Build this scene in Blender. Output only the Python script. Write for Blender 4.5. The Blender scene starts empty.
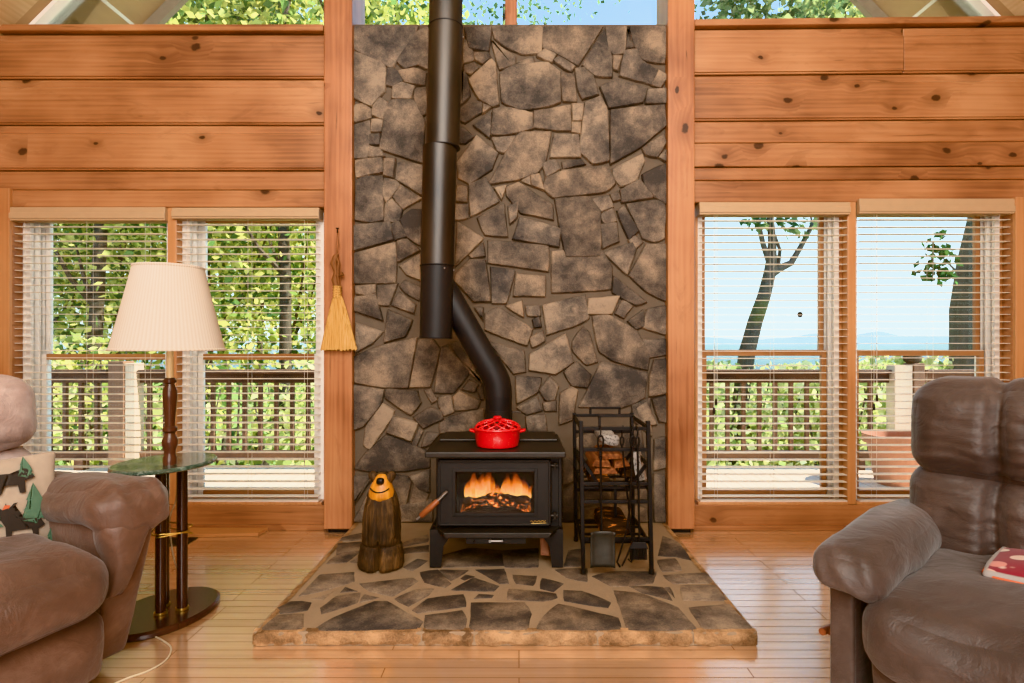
import bpy, bmesh, math, random
from mathutils import Vector, Matrix, noise
random.seed(7)
PI = math.pi
sc = bpy.context.scene
COL = sc.collection
EXPOSURE, SKY, SUN, AREA1, AREA2 = 0.0, 2.7, 18.0, 305, 150
F, CX, CY, H = 570.0, 519.0, 346.0, 1.2

def W(px, py, Y):
    "point seen at photo pixel (px, py) when it stands at depth Y"
    return Vector(((px-CX)*Y/F, Y, H-(py-CY)*Y/F))
def X(px, Y): return (px-CX)*Y/F
def Z(py, Y): return H-(py-CY)*Y/F
def onz(px, py, z):
    Y = (H-z)*F/(py-CY)
    return Vector(((px-CX)*Y/F, Y, z))

# ------------------------------------------------------------------ materials
class G:
    def __init__(s, name):
        s.m = bpy.data.materials.new(name); s.m.use_nodes = True
        s.t = s.m.node_tree; s.t.nodes.clear()
        s.out = s.t.nodes.new('ShaderNodeOutputMaterial')
    def n(s, typ, **kw):
        nd = s.t.nodes.new('ShaderNode'+typ)
        for k, v in kw.items(): setattr(nd, k, v)
        return nd
    def put(s, sock, v):
        if isinstance(v, bpy.types.NodeSocket): s.t.links.new(v, sock)
        elif v is not None:
            if hasattr(sock.default_value, '__len__') and not hasattr(v, '__len__'): v = [v]*len(sock.default_value)
            if hasattr(v, '__len__') and len(v) == 3 and len(sock.default_value) == 4: v = (*v, 1)
            sock.default_value = v
    def obj(s): return s.n('TexCoord').outputs['Object']
    def attr(s, a): return s.n('Attribute', attribute_name=a).outputs['Fac']
    def math(s, op, a, b=None, c=None, clamp=False):
        nd = s.n('Math', operation=op, use_clamp=clamp)
        s.put(nd.inputs[0], a)
        if b is not None: s.put(nd.inputs[1], b)
        if c is not None: s.put(nd.inputs[2], c)
        return nd.outputs[0]
    def vmath(s, op, a, b=None):
        nd = s.n('VectorMath', operation=op); s.put(nd.inputs[0], a)
        if b is not None: s.put(nd.inputs[1], b)
        return nd.outputs[0]
    def sep(s, v):
        nd = s.n('SeparateXYZ'); s.put(nd.inputs[0], v); return nd.outputs
    def comb(s, x, y, z):
        nd = s.n('CombineXYZ')
        for i, v in enumerate((x, y, z)): s.put(nd.inputs[i], v)
        return nd.outputs[0]
    def noise(s, v, scale, detail=3, rough=.55, dist=0):
        nd = s.n('TexNoise'); s.put(nd.inputs['Vector'], v); nd.inputs['Scale'].default_value = scale
        nd.inputs['Detail'].default_value = detail; nd.inputs['Roughness'].default_value = rough
        nd.inputs['Distortion'].default_value = dist
        return nd.outputs['Fac']
    def vor(s, v, scale, feature='F1', dims='3D'):
        nd = s.n('TexVoronoi', feature=feature, voronoi_dimensions=dims); s.put(nd.inputs['Vector'], v)
        nd.inputs['Scale'].default_value = scale
        return nd.outputs
    def wave(s, v, scale, dist=2, detail=2, dscale=1, direction='Y'):
        nd = s.n('TexWave', bands_direction=direction); s.put(nd.inputs['Vector'], v)
        for k, val in (('Scale', scale), ('Distortion', dist), ('Detail', detail), ('Detail Scale', dscale)): nd.inputs[k].default_value = val
        return nd.outputs['Fac']
    def mr(s, v, a, b, c=0, d=1):
        nd = s.n('MapRange', interpolation_type='SMOOTHSTEP'); s.put(nd.inputs[0], v)
        for i, q in enumerate((a, b, c, d)): s.put(nd.inputs[i+1], q)
        return nd.outputs[0]
    def ramp(s, f, stops):
        nd = s.n('ValToRGB'); s.put(nd.inputs[0], f); e = nd.color_ramp.elements
        while len(e) < len(stops): e.new(.5)
        for el, (p, c) in zip(e, stops): el.position = p; el.color = (*c, 1)
        return nd.outputs[0]
    def mix(s, f, a, b, mode='MIX'):
        nd = s.n('Mix', data_type='RGBA', blend_type=mode); s.put(nd.inputs[0], f); s.put(nd.inputs[6], a); s.put(nd.inputs[7], b)
        return nd.outputs[2]
    def bump(s, h, strength=.3, dist=.01):
        nd = s.n('Bump'); s.put(nd.inputs['Height'], h); nd.inputs['Strength'].default_value = strength; nd.inputs['Distance'].default_value = dist
        return nd.outputs[0]
    def pbr(s, col, rough=.5, metal=0, spec=.5, normal=None, coat=0, coat_rough=.1, sheen=0, emis=None, estr=0, trans=None):
        b = s.n('BsdfPrincipled'); I = b.inputs
        s.put(I['Base Color'], col); s.put(I['Roughness'], rough); s.put(I['Metallic'], metal); s.put(I['Specular IOR Level'], spec)
        I['Coat Weight'].default_value = coat; I['Coat Roughness'].default_value = coat_rough
        I['Sheen Weight'].default_value = sheen
        if normal: s.put(I['Normal'], normal)
        if emis is not None: s.put(I['Emission Color'], emis); I['Emission Strength'].default_value = estr
        s.t.links.new(b.outputs[0], s.out.inputs[0]); return s.m, b
    def done(s, sh): s.t.links.new(sh, s.out.inputs[0]); return s.m

def plain(name, col, rough=.5, metal=0, var=.12, scale=20, bump=0, spec=.5, coat=0, sheen=0):
    g = G(name); o = g.obj(); nz = g.noise(o, scale, 4)
    c = g.mix(nz, tuple(x*(1-var) for x in col), tuple(min(1, x*(1+var)) for x in col))
    return g.pbr(c, rough, metal, spec, g.bump(nz, bump, .005) if bump else None, coat=coat, sheen=sheen)[0]

def wood(name, axis, light, mid, dark, knots=True, rough=.38, gs=1.0, knotcol=(.045, .018, .01), coat=.15, kscale=(4.2, 6.4)):
    "pine: long grain along axis, knots, per-board shift from face attribute rnd"
    g = G(name); o = g.obj(); x, y, z = g.sep(o); r = g.attr('rnd')
    if axis == 'x': u, v, w = x, z, y
    elif axis == 'y': u, v, w = y, x, z
    else: u, v, w = z, x, y
    u = g.math('ADD', u, g.math('MULTIPLY', r, 37.0)); v = g.math('ADD', v, g.math('MULTIPLY', r, 11.0))
    base = g.comb(g.math('MULTIPLY', u, 1.0), v, w)
    if knots:
        wob = g.noise(base, 3, 2)
        kv = g.comb(g.math('MULTIPLY', u, kscale[0]), g.math('ADD', g.math('MULTIPLY', v, kscale[1]), g.math('MULTIPLY', wob, .6)), 0)
        vo = g.vor(kv, 1.0, dims='2D'); d = vo['Distance']
        rc = g.sep(vo['Color'])
        on = g.math('GREATER_THAN', rc[0], .77)
        size = g.math('ADD', .05, g.math('MULTIPLY', rc[1], .10))
        kn = g.noise(base, 34, 3, .6); kd = g.math('ADD', g.math('DIVIDE', d, size), g.math('MULTIPLY', g.math('SUBTRACT', kn, .5), 1.1))
        kmask = g.math('MULTIPLY', g.mr(kd, 1.25, .7), on)
        halo = g.math('MULTIPLY', g.mr(kd, 5.0, .9), on)
        bend = g.math('MULTIPLY', g.math('MULTIPLY', g.mr(kd, 6.0, .4), on), .035)
    else: bend = 0.0
    v2 = g.math('ADD', v, bend)
    gv = g.comb(g.math('MULTIPLY', u, .9*gs), g.math('MULTIPLY', v2, 26*gs), g.math('MULTIPLY', w, 26*gs))
    grain = g.noise(gv, 1.0, 5, .62, .6)
    gv2 = g.comb(g.math('MULTIPLY', u, .5*gs), g.math('MULTIPLY', v2, 9*gs), g.math('MULTIPLY', w, 9*gs))
    rings = g.wave(gv2, 1.1, 9.0, 3, .8)
    broad = g.noise(base, 1.3, 3)
    f = g.math('ADD', g.math('MULTIPLY', grain, .58), g.math('MULTIPLY', rings, .09)); f = g.math('ADD', f, .05)
    f = g.math('ADD', f, g.math('MULTIPLY', g.math('SUBTRACT', broad, .5), 1.15))
    f = g.math('ADD', f, g.math('MULTIPLY', g.math('SUBTRACT', r, .5), .25))
    c = g.ramp(f, [(.12, dark), (.40, mid), (.72, light)])
    if knots:
        c = g.mix(g.math('MULTIPLY', halo, .55), c, dark)
        c = g.mix(g.math('MULTIPLY', kmask, .93), c, knotcol)
        st = g.noise(g.comb(g.math('MULTIPLY', u, 1.6), g.math('MULTIPLY', v, 30), w), 1.0, 4, .6, 1.2)
        c = g.mix(g.mr(st, .63, .76, 0, .6), c, knotcol)
    if knots: c = g.mix(g.mr(g.noise(g.comb(g.math('MULTIPLY', u, 3.0), g.math('MULTIPLY', v, 9.0), w), 1.0, 5, .65, 1.0), .52, .75, 0, .38), c, dark)
    return g.pbr(c, rough, 0, .4, g.bump(grain, .12, .003), coat=coat, coat_rough=.25)[0]

M = {}
M['pine_x'] = wood('honey_pine_horizontal', 'x', (.475, .250, .130), (.37, .172, .085), (.195, .082, .042))
M['pine_z'] = wood('honey_pine_vertical', 'z', (.50, .250, .126), (.41, .180, .088), (.24, .090, .044))
M['pine_trim_z'] = wood('smooth_pine_vertical', 'z', (.56, .31, .16), (.49, .25, .12), (.38, .17, .08), knots=False)
M['pine_trim_x'] = wood('smooth_pine_horizontal', 'x', (.56, .31, .16), (.49, .25, .12), (.38, .17, .08), knots=False)
M['ceiling_wood'] = wood('pale_ceiling_boards', 'y', (.72, .56, .36), (.62, .46, .27), (.48, .32, .17))
M['soffit'] = plain('brown_soffit', (.46, .31, .17), .7, var=.15, scale=6)
M['barge'] = plain('weathered_bargeboard', (.30, .25, .20), .8, var=.25, scale=12)
M['white_trim'] = plain('white_vinyl', (.94, .93, .90), .45, var=.04)
M['valance'] = plain('cream_valance', (.47, .33, .205), .5, var=.06)
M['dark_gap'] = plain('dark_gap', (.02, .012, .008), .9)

def slat_mat():
    g = G('ivory_blind_slat')
    d = g.n('BsdfDiffuse'); d.inputs[0].default_value = (.93, .90, .84, 1)
    t = g.n('BsdfTranslucent'); t.inputs[0].default_value = (.92, .84, .70, 1)
    gl = g.n('BsdfGlossy'); gl.inputs[0].default_value = (1, 1, 1, 1); gl.inputs['Roughness'].default_value = .35
    m = g.n('MixShader'); m.inputs[0].default_value = .40
    g.t.links.new(d.outputs[0], m.inputs[1]); g.t.links.new(t.outputs[0], m.inputs[2])
    m2 = g.n('MixShader'); m2.inputs[0].default_value = .06
    g.t.links.new(m.outputs[0], m2.inputs[1]); g.t.links.new(gl.outputs[0], m2.inputs[2])
    return g.done(m2.outputs[0])
M['slat'] = slat_mat()

def glass_mat(name, tint=(1, 1, 1), refl=1.0, rough=0.0):
    g = G(name)
    tr = g.n('BsdfTransparent'); tr.inputs[0].default_value = (*tint, 1)
    gl = g.n('BsdfGlossy'); gl.inputs['Roughness'].default_value = rough
    fr = g.n('Fresnel'); fr.inputs[0].default_value = 1.45
    m = g.n('MixShader'); g.put(m.inputs[0], g.math('MULTIPLY', fr.outputs[0], refl))
    g.t.links.new(tr.outputs[0], m.inputs[1]); g.t.links.new(gl.outputs[0], m.inputs[2])
    return g.done(m.outputs[0])
M['glass'] = glass_mat('window_glass', (.97, .985, .98), .8)
M['stove_glass'] = glass_mat('stove_glass', (.93, .90, .86), .25)

def stone_mat(name, dk, md, lt, blotch=4.2, bumpy=.85):
    g = G(name); o = g.obj(); r = g.attr('rnd'); tone = g.attr('tone')
    off = g.vmath('ADD', o, g.comb(g.math('MULTIPLY', r, 31.), g.math('MULTIPLY', r, 17.), g.math('MULTIPLY', r, 7.)))
    big = g.noise(off, blotch, 2, .5)
    mid = g.noise(off, 22, 6, .68, .4)
    fine = g.noise(o, 130, 4, .7)
    f = g.math('ADD', tone, g.math('MULTIPLY', g.math('SUBTRACT', big, .5), 1.85))
    f = g.math('ADD', f, g.math('MULTIPLY', g.math('SUBTRACT', mid, .5), 1.05))
    f = g.math('ADD', f, g.math('MULTIPLY', g.math('SUBTRACT', fine, .5), .75))
    c = g.ramp(f, [(.10, dk), (.48, md), (.88, lt)])
    hue = g.mix(g.math('MULTIPLY', r, .35), c, g.mix(1.0, c, (1.0, .86, .72), 'MULTIPLY'))
    hgt = g.math('ADD', g.math('MULTIPLY', mid, 1.0), g.math('MULTIPLY', fine, .4))
    return g.pbr(hue, .72, 0, .35, g.bump(hgt, bumpy, .012))[0]
M['stone'] = stone_mat('flagstone', (.062, .058, .057), (.160, .132, .110), (.345, .268, .198), 5.0)
M['hearth_stone'] = stone_mat('hearth_flagstone', (.064, .059, .058), (.165, .132, .108), (.33, .255, .185), 5.0, .35)
def mortar_mat(name, a, b):
    g = G(name); o = g.obj(); n1 = g.noise(o, 9, 3); n2 = g.noise(o, 120, 5, .7)
    c = g.mix(g.math('ADD', g.math('MULTIPLY', n1, .6), g.math('MULTIPLY', n2, .4)), a, b)
    return g.pbr(c, .9, 0, .2, g.bump(n2, .6, .006))[0]
M['mortar'] = mortar_mat('brown_mortar', (.10, .080, .065), (.20, .160, .125))
M['hearth_mortar'] = mortar_mat('tan_mortar', (.24, .175, .12), (.41, .305, .21))
M['edge_stone'] = stone_mat('rough_edge_stone', (.14, .085, .05), (.33, .20, .11), (.50, .32, .18), 9, 1.0)

def floor_mat():
    g = G('oak_strip_floor'); o = g.obj()
    b = g.n('TexBrick'); g.put(b.inputs['Vector'], o); b.offset = .37; b.offset_frequency = 3; b.squash = 1
    b.inputs['Color1'].default_value = (0, 0, 0, 1); b.inputs['Color2'].default_value = (1, 1, 1, 1); b.inputs['Mortar'].default_value = (0, 0, 0, 1)
    for k, v in (('Scale', 1), ('Mortar Size', .0021), ('Mortar Smooth', .1), ('Bias', 0), ('Brick Width', 1.35), ('Row Height', .0625)): b.inputs[k].default_value = v
    rv = g.sep(b.outputs['Color'])[0]; x, y, z = g.sep(o)
    row = g.math('FLOOR', g.math('DIVIDE', y, .0625))
    wn = g.n('TexWhiteNoise', noise_dimensions='1D'); g.put(wn.inputs['W'], row)
    rr = g.math('ADD', g.math('MULTIPLY', rv, .6), g.math('MULTIPLY', wn.outputs[0], .4))
    gv = g.comb(g.math('ADD', g.math('MULTIPLY', x, 1.6), g.math('MULTIPLY', rr, 50)), g.math('MULTIPLY', y, 60), 0)
    gr = g.noise(gv, 1, 5, .6, .5)
    c = g.ramp(g.math('ADD', g.math('MULTIPLY', gr, .6), g.math('MULTIPLY', rr, .45)), [(.15, (.44, .24, .13)), (.5, (.56, .33, .19)), (.85, (.66, .42, .26))])
    c = g.mix(g.math('MULTIPLY', b.outputs['Fac'], .8), c, (.12, .05, .022))
    h = g.math('SUBTRACT', g.math('MULTIPLY', rr, .10), b.outputs['Fac'])
    m, bs = g.pbr(c, .24, 0, .6, g.bump(h, .25, .002), coat=1.0, coat_rough=.13)
    bs.inputs['Coat IOR'].default_value = 3.2; bs.inputs['IOR'].default_value = 2.3
    inv = g.math('SUBTRACT', 1.0, b.outputs['Fac']); g.put(bs.inputs['Coat Weight'], inv); g.put(bs.inputs['Specular IOR Level'], g.math('MULTIPLY', inv, .6))
    return m
M['floor'] = floor_mat()

def leather(name, a, b, c3, wr=(7, 7, 7)):
    g = G(name); o = g.obj()
    n1 = g.noise(o, 3.2, 5, .6, .6); n2 = g.noise(o, 19, 4, .6); n3 = g.vor(o, 260)['Distance']
    c = g.ramp(g.math('ADD', g.math('MULTIPLY', n1, .75), g.math('MULTIPLY', n2, .25)), [(.28, a), (.52, b), (.74, c3)])
    wv = g.noise(g.vmath('MULTIPLY', o, wr), 1.6, 4, .55, 1.2)
    h = g.math('ADD', g.math('MULTIPLY', wv, 1.0), g.math('MULTIPLY', n3, .05))
    return g.pbr(c, .5, 0, .45, g.bump(h, .38, .02), sheen=.25)[0]
M['leather_left'] = leather('brown_suede_leather', (.058, .032, .024), (.128, .072, .053), (.245, .150, .113))
M['leather_pale'] = leather('pale_leather', (.20, .13, .11), (.42, .32, .29), (.62, .54, .51))  # paler leather tone for the back and headrest
M['leather_right'] = leather('grey_brown_suede', (.036, .026, .024), (.068, .049, .044), (.125, .092, .082), (5, 5, 9))
M['leather_seam'] = plain('dark_seam', (.045, .026, .02), .7)

M['iron'] = plain('black_cast_iron', (.028, .028, .029), .55, .35, .2, 40, .25)
M['iron_top'] = plain('worn_black_steel', (.040, .037, .035), .45, .4, .35, 9, .1)
M['firebox'] = plain('sooty_firebox', (.012, .010, .009), .95, 0, .3, 12, .3)
M['pipe'] = None
def pipe_mat():
    g = G('black_stove_pipe'); o = g.obj(); x, y, z = g.sep(o)
    n1 = g.noise(g.comb(g.math('MULTIPLY', x, 6), g.math('MULTIPLY', y, 6), g.math('MULTIPLY', z, 1.2)), 1, 4)
    c = g.mix(g.mr(n1, .35, .75), (.050, .051, .054), (.105, .095, .086))
    return g.pbr(c, g.math('ADD', .33, g.math('MULTIPLY', n1, .2)), .85, .5)[0]
M['pipe'] = pipe_mat()
M['pipe_matte'] = plain('matte_black_pipe', (.020, .021, .024), .55, .2, .2, 8)
M['black'] = plain('black_metal', (.018, .018, .019), .45, .5, .15, 60)
M['black_plastic'] = plain('black_plastic', (.012, .012, .012), .5)
M['steel'] = plain('dull_steel', (.32, .31, .30), .4, .9, .2, 30)
M['shovel'] = plain('grey_shovel_steel', (.085, .085, .08), .5, .6, .35, 25)
M['gold'] = plain('brass', (.62, .42, .15), .28, .95, .1, 30)
M['grip'] = wood('red_wood_grip', 'x', (.34, .13, .06), (.25, .085, .04), (.14, .04, .02), knots=False)
M['dark_wood'] = wood('dark_mahogany', 'z', (.055, .022, .017), (.035, .014, .011), (.018, .008, .007), knots=False, rough=.25, coat=.6)
M['turned_wood'] = wood('turned_walnut', 'z', (.11, .045, .03), (.065, .026, .017), (.03, .012, .009), knots=False, rough=.3, coat=.4)
def red_enamel():
    g = G('speckled_red_enamel'); o = g.obj(); v = g.vor(o, 90)['Distance']
    c = g.mix(g.mr(v, .17, .10), (.66, .012, .018), (.90, .40, .32))
    return g.pbr(c, .3, 0, .5, coat=.6, coat_rough=.1)[0]
M['red'] = red_enamel()
def marble():
    g = G('green_marble'); o = g.obj(); n1 = g.noise(o, 9, 6, .65, 1.6); v = g.vor(g.vmath('ADD', o, g.comb(n1, n1, n1)), 7, 'DISTANCE_TO_EDGE')['Distance']
    c = g.ramp(n1, [(.3, (.018, .035, .026)), (.55, (.06, .10, .078)), (.75, (.22, .29, .24))])
    c = g.mix(g.mr(v, .035, .0, 0, .7), c, (.5, .56, .5))
    return g.pbr(c, .12, 0, .6, coat=.5, coat_rough=.05)[0]
M['marble'] = marble()
def shade_mat():
    g = G('pleated_cream_shade'); x, y, z = g.sep(g.obj())
    a = g.math('ARCTAN2', y, x); f = g.math('SINE', g.math('MULTIPLY', a, 84))
    c = g.mix(g.math('ADD', .5, g.math('MULTIPLY', f, .5)), (.78, .71, .62), (.95, .90, .82))
    d = g.n('BsdfDiffuse'); g.put(d.inputs[0], c); t = g.n('BsdfTranslucent'); g.put(t.inputs[0], c)
    m = g.n('MixShader'); m.inputs[0].default_value = .38
    g.t.links.new(d.outputs[0], m.inputs[1]); g.t.links.new(t.outputs[0], m.inputs[2]); return g.done(m.outputs[0])
M['shade'] = shade_mat()
M['cream'] = plain('cream_sleeve', (.66, .52, .30), .45)
M['cord'] = plain('ivory_cord', (.60, .50, .36), .5)
def straw():
    g = G('broom_straw'); x, y, z = g.sep(g.obj()); n1 = g.noise(g.comb(g.math('MULTIPLY', x, 260), g.math('MULTIPLY', y, 200), g.math('MULTIPLY', z, 6)), 1, 3)
    c = g.ramp(n1, [(.25, (.32, .15, .04)), (.5, (.60, .35, .12)), (.75, (.76, .50, .22))])
    return g.pbr(c, .7, 0, .2, g.bump(n1, .6, .004))[0]
M['straw'] = straw()
M['driftwood'] = wood('driftwood', 'z', (.30, .14, .065), (.20, .085, .035), (.07, .028, .014), knots=False, rough=.7, coat=0)
def bark(name, a, b, moss=None):
    g = G(name); o = g.obj(); n1 = g.noise(g.vmath('MULTIPLY', o, (9, 9, 2.2)), 1.5, 5, .65)
    c = g.mix(n1, a, b)
    if moss: c = g.mix(g.mr(g.noise(o, 1.4, 3), .62, .72), c, moss)
    return g.pbr(c, .9, 0, .1, g.bump(n1, .9, .03))[0]
M['bark'] = bark('grey_bark', (.055, .06, .048), (.16, .155, .125), (.11, .13, .06))
M['bark_dark'] = bark('dark_forest_bark', (.03, .028, .022), (.11, .095, .07))
def leafmat(name, stops, tr=.58):
    g = G(name); ge = g.n('NewGeometry'); r = ge.outputs['Random Per Island']
    c = g.ramp(r, stops)
    d = g.n('BsdfDiffuse'); g.put(d.inputs[0], c); t = g.n('BsdfTranslucent'); g.put(t.inputs[0], c)
    m = g.n('MixShader'); m.inputs[0].default_value = tr
    g.t.links.new(d.outputs[0], m.inputs[1]); g.t.links.new(t.outputs[0], m.inputs[2]); return g.done(m.outputs[0])
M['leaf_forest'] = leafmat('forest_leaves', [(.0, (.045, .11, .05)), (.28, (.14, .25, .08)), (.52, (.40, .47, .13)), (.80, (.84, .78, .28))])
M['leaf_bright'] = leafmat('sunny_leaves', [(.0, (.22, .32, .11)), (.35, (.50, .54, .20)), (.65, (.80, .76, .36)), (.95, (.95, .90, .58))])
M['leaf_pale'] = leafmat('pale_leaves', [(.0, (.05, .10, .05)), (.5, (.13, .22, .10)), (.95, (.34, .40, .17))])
M['leaf_ivy'] = leafmat('ivy_leaves', [(.0, (.012, .05, .018)), (.6, (.03, .11, .035)), (.95, (.09, .22, .06))], .25)
M['rail'] = wood('stained_deck_rail', 'x', (.16, .085, .05), (.105, .055, .033), (.05, .025, .016), knots=False, rough=.7, coat=0)
M['baluster'] = wood('stained_deck_baluster', 'z', (.22, .125, .075), (.15, .085, .052), (.075, .04, .026), knots=False, rough=.7, coat=0)
M['post_lit_tan'] = wood('sunlit_tan_post', 'z', (.80, .68, .54), (.68, .56, .43), (.45, .36, .27), knots=False, rough=.8, coat=0)  # sunlight on the post side is put into this pale colour
def deck_mat():
    g = G('weathered_deck_boards'); o = g.obj(); x, y, z = g.sep(o)
    b = g.n('TexBrick'); g.put(b.inputs['Vector'], g.comb(y, x, 0))
    for k, v in (('Scale', 1), ('Mortar Size', .004), ('Brick Width', 3.2), ('Row Height', .14)): b.inputs[k].default_value = v
    b.inputs['Color1'].default_value = (.80, .68, .55, 1); b.inputs['Color2'].default_value = (.90, .78, .64, 1); b.inputs['Mortar'].default_value = (.12, .08, .06, 1)
    n1 = g.noise(g.comb(g.math('MULTIPLY', x, 30), g.math('MULTIPLY', y, 2), 0), 1, 4)
    c = g.mix(.35, b.outputs['Color'], g.ramp(n1, [(.3, (.50, .38, .29)), (.7, (.95, .84, .72))]))
    return g.pbr(c, .85, 0, .15)[0]
M['deck'] = deck_mat()
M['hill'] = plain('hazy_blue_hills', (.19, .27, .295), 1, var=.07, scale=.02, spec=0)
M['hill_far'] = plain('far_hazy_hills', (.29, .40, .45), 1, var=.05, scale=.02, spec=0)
M['ground'] = plain('leafy_hillside', (.16, .22, .07), 1, var=.5, scale=.8, spec=0)
M['terracotta'] = plain('terracotta', (.42, .20, .125), .75, var=.15, scale=14, bump=.1)
M['room_wall'] = wood('log_side_wall', 'y', (.66, .36, .15), (.56, .27, .10), (.40, .16, .05))
# ------------------------------------------------------------------ mesh helpers
def wmat(o):
    m = o.matrix_basis.copy()
    while o.parent: o = o.parent; m = o.matrix_basis @ m
    return m

class MB:
    def __init__(s): s.v = []; s.f = []; s.r = []; s.t = []
    def add(s, vs, fs, rnd=None, tone=.5):
        b = len(s.v); s.v += [Vector(p) for p in vs]
        r = random.random() if rnd is None else rnd
        for f in fs: s.f.append([i+b for i in f]); s.r.append(r); s.t.append(tone)
        return s
    def bm(s, bm, rnd=None, tone=.5):
        bm.verts.index_update()
        s.add([v.co.copy() for v in bm.verts], [[v.index for v in f.verts] for f in bm.faces], rnd, tone); bm.free(); return s
    def hexa(s, c, bev=0, seg=2, rnd=None, tone=.5):
        "c: 8 corners, bottom ring then top ring"
        bm = bmesh.new(); vs = [bm.verts.new(p) for p in c]
        for f in ((3, 2, 1, 0), (4, 5, 6, 7), (0, 1, 5, 4), (1, 2, 6, 5), (2, 3, 7, 6), (3, 0, 4, 7)): bm.faces.new([vs[i] for i in f])
        if bev: bmesh.ops.bevel(bm, geom=bm.edges[:], offset=bev, segments=seg, affect='EDGES', profile=.5)
        return s.bm(bm, rnd, tone)
    def box(s, x0, x1, y0, y1, z0, z1, bev=0, seg=2, rnd=None, tone=.5):
        return s.hexa([(x0, y0, z0), (x1, y0, z0), (x1, y1, z0), (x0, y1, z0), (x0, y0, z1), (x1, y0, z1), (x1, y1, z1), (x0, y1, z1)], bev, seg, rnd, tone)
    def bar(s, p0, p1, w, d, bev=0, up=(0, 0, 1), rnd=None):
        "square bar from p0 to p1, w across, d along up"
        p0, p1 = Vector(p0), Vector(p1); t = (p1-p0).normalized(); up = Vector(up)
        if abs(t.dot(up)) > .98: up = Vector((0, 1, 0))
        a = t.cross(up).normalized(); b = a.cross(t)
        c = [p+a*i*w/2+b*j*d/2 for p in (p0, p1) for i, j in ((-1, -1), (1, -1), (1, 1), (-1, 1))]
        return s.hexa(c, bev, 2, rnd)
    def tube(s, pts, r, n=10, caps=True, rnd=None, closed=False):
        pts = [Vector(p) for p in pts]; m = len(pts); rs = r if hasattr(r, '__len__') else [r]*m
        vs = []; fs = []; prev = None
        for i, p in enumerate(pts):
            if closed: t = (pts[(i+1) % m]-pts[i-1]).normalized()
            else: t = (pts[min(i+1, m-1)]-pts[max(i-1, 0)]).normalized()
            if prev is None:
                a = t.cross(Vector((0, 0, 1)));  a = a if a.length > 1e-3 else Vector((1, 0, 0))
            else: a = prev-t*prev.dot(t)
            a.normalize(); prev = a; b = t.cross(a)
            for k in range(n):
                q = 2*PI*k/n; vs.append(p+(a*math.cos(q)+b*math.sin(q))*rs[i])
        for i in range(m if closed else m-1):
            for k in range(n):
                i2 = (i+1) % m
                fs.append((i*n+k, i*n+(k+1) % n, i2*n+(k+1) % n, i2*n+k))
        if caps and not closed: fs.append(tuple(range(n-1, -1, -1))); fs.append(tuple((m-1)*n+k for k in range(n)))
        return s.add(vs, fs, rnd)
    def lathe(s, prof, c=(0, 0, 0), n=32, rnd=None, sx=1, sy=1, rot=0):
        c = Vector(c); vs = []; fs = []; m = len(prof)
        for r, z in prof:
            for k in range(n):
                q = 2*PI*k/n; x, y = r*math.cos(q)*sx, r*math.sin(q)*sy
                vs.append(c+Vector((x*math.cos(rot)-y*math.sin(rot), x*math.sin(rot)+y*math.cos(rot), z)))
        for i in range(m-1):
            for k in range(n): fs.append((i*n+k, i*n+(k+1) % n, (i+1)*n+(k+1) % n, (i+1)*n+k))
        if prof[0][0] > 0: fs.append(tuple(range(n-1, -1, -1)))
        if prof[-1][0] > 0: fs.append(tuple((m-1)*n+k for k in range(n)))
        return s.add(vs, fs, rnd)
    def prism(s, poly, fn, d0, d1, rnd=None):
        "poly of 2-D points, fn(u, v, d) places them"
        n = len(poly); vs = [fn(u, v, d0) for u, v in poly]+[fn(u, v, d1) for u, v in poly]
        fs = [tuple(range(n)), tuple(range(2*n-1, n-1, -1))]+[(i, (i+1) % n, n+(i+1) % n, n+i) for i in range(n)]
        return s.add(vs, fs, rnd)
    def build(s, name, mat, parent=None, smooth=None, local=False):
        me = bpy.data.meshes.new(name); me.from_pydata(s.v, [], s.f); me.validate()
        if len(me.polygons) == len(s.f):
            for nm, dat in (('rnd', s.r), ('tone', s.t)):
                a = me.attributes.new(nm, 'FLOAT', 'FACE'); a.data.foreach_set('value', dat)
        bm = bmesh.new(); bm.from_mesh(me); bmesh.ops.recalc_face_normals(bm, faces=bm.faces); bm.to_mesh(me); bm.free()
        if parent is not None and not local: me.transform(wmat(parent).inverted())
        o = bpy.data.objects.new(name, me); COL.objects.link(o)
        if parent is not None: o.parent = parent
        me.materials.append(mat)
        if smooth is not None:
            me.polygons.foreach_set('use_smooth', [True]*len(me.polygons))
            if smooth < 180:
                try: me.set_sharp_from_angle(angle=math.radians(smooth))
                except Exception: pass
        return o

def tag(o, label=None, cat=None, group=None, kind=None):
    if label: o['label'] = label
    if cat: o['category'] = cat
    if group: o['group'] = group
    if kind: o['kind'] = kind
    return o
def thing(name, loc, label, cat, rz=0, group=None):
    o = bpy.data.objects.new(name, None); COL.objects.link(o); o.location = loc; o.rotation_euler = (0, 0, rz)
    o.empty_display_size = .1
    return tag(o, label, cat, group)
def struct(o, label=None): return tag(o, label, None, None, 'structure')
def dup(o, parent=None):
    kids = [c for c in COL.objects if c.parent == o]
    c = o.copy(); COL.objects.link(c)
    if parent is not None: c.parent = parent
    for k in kids: dup(k, c)
    return c

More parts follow.
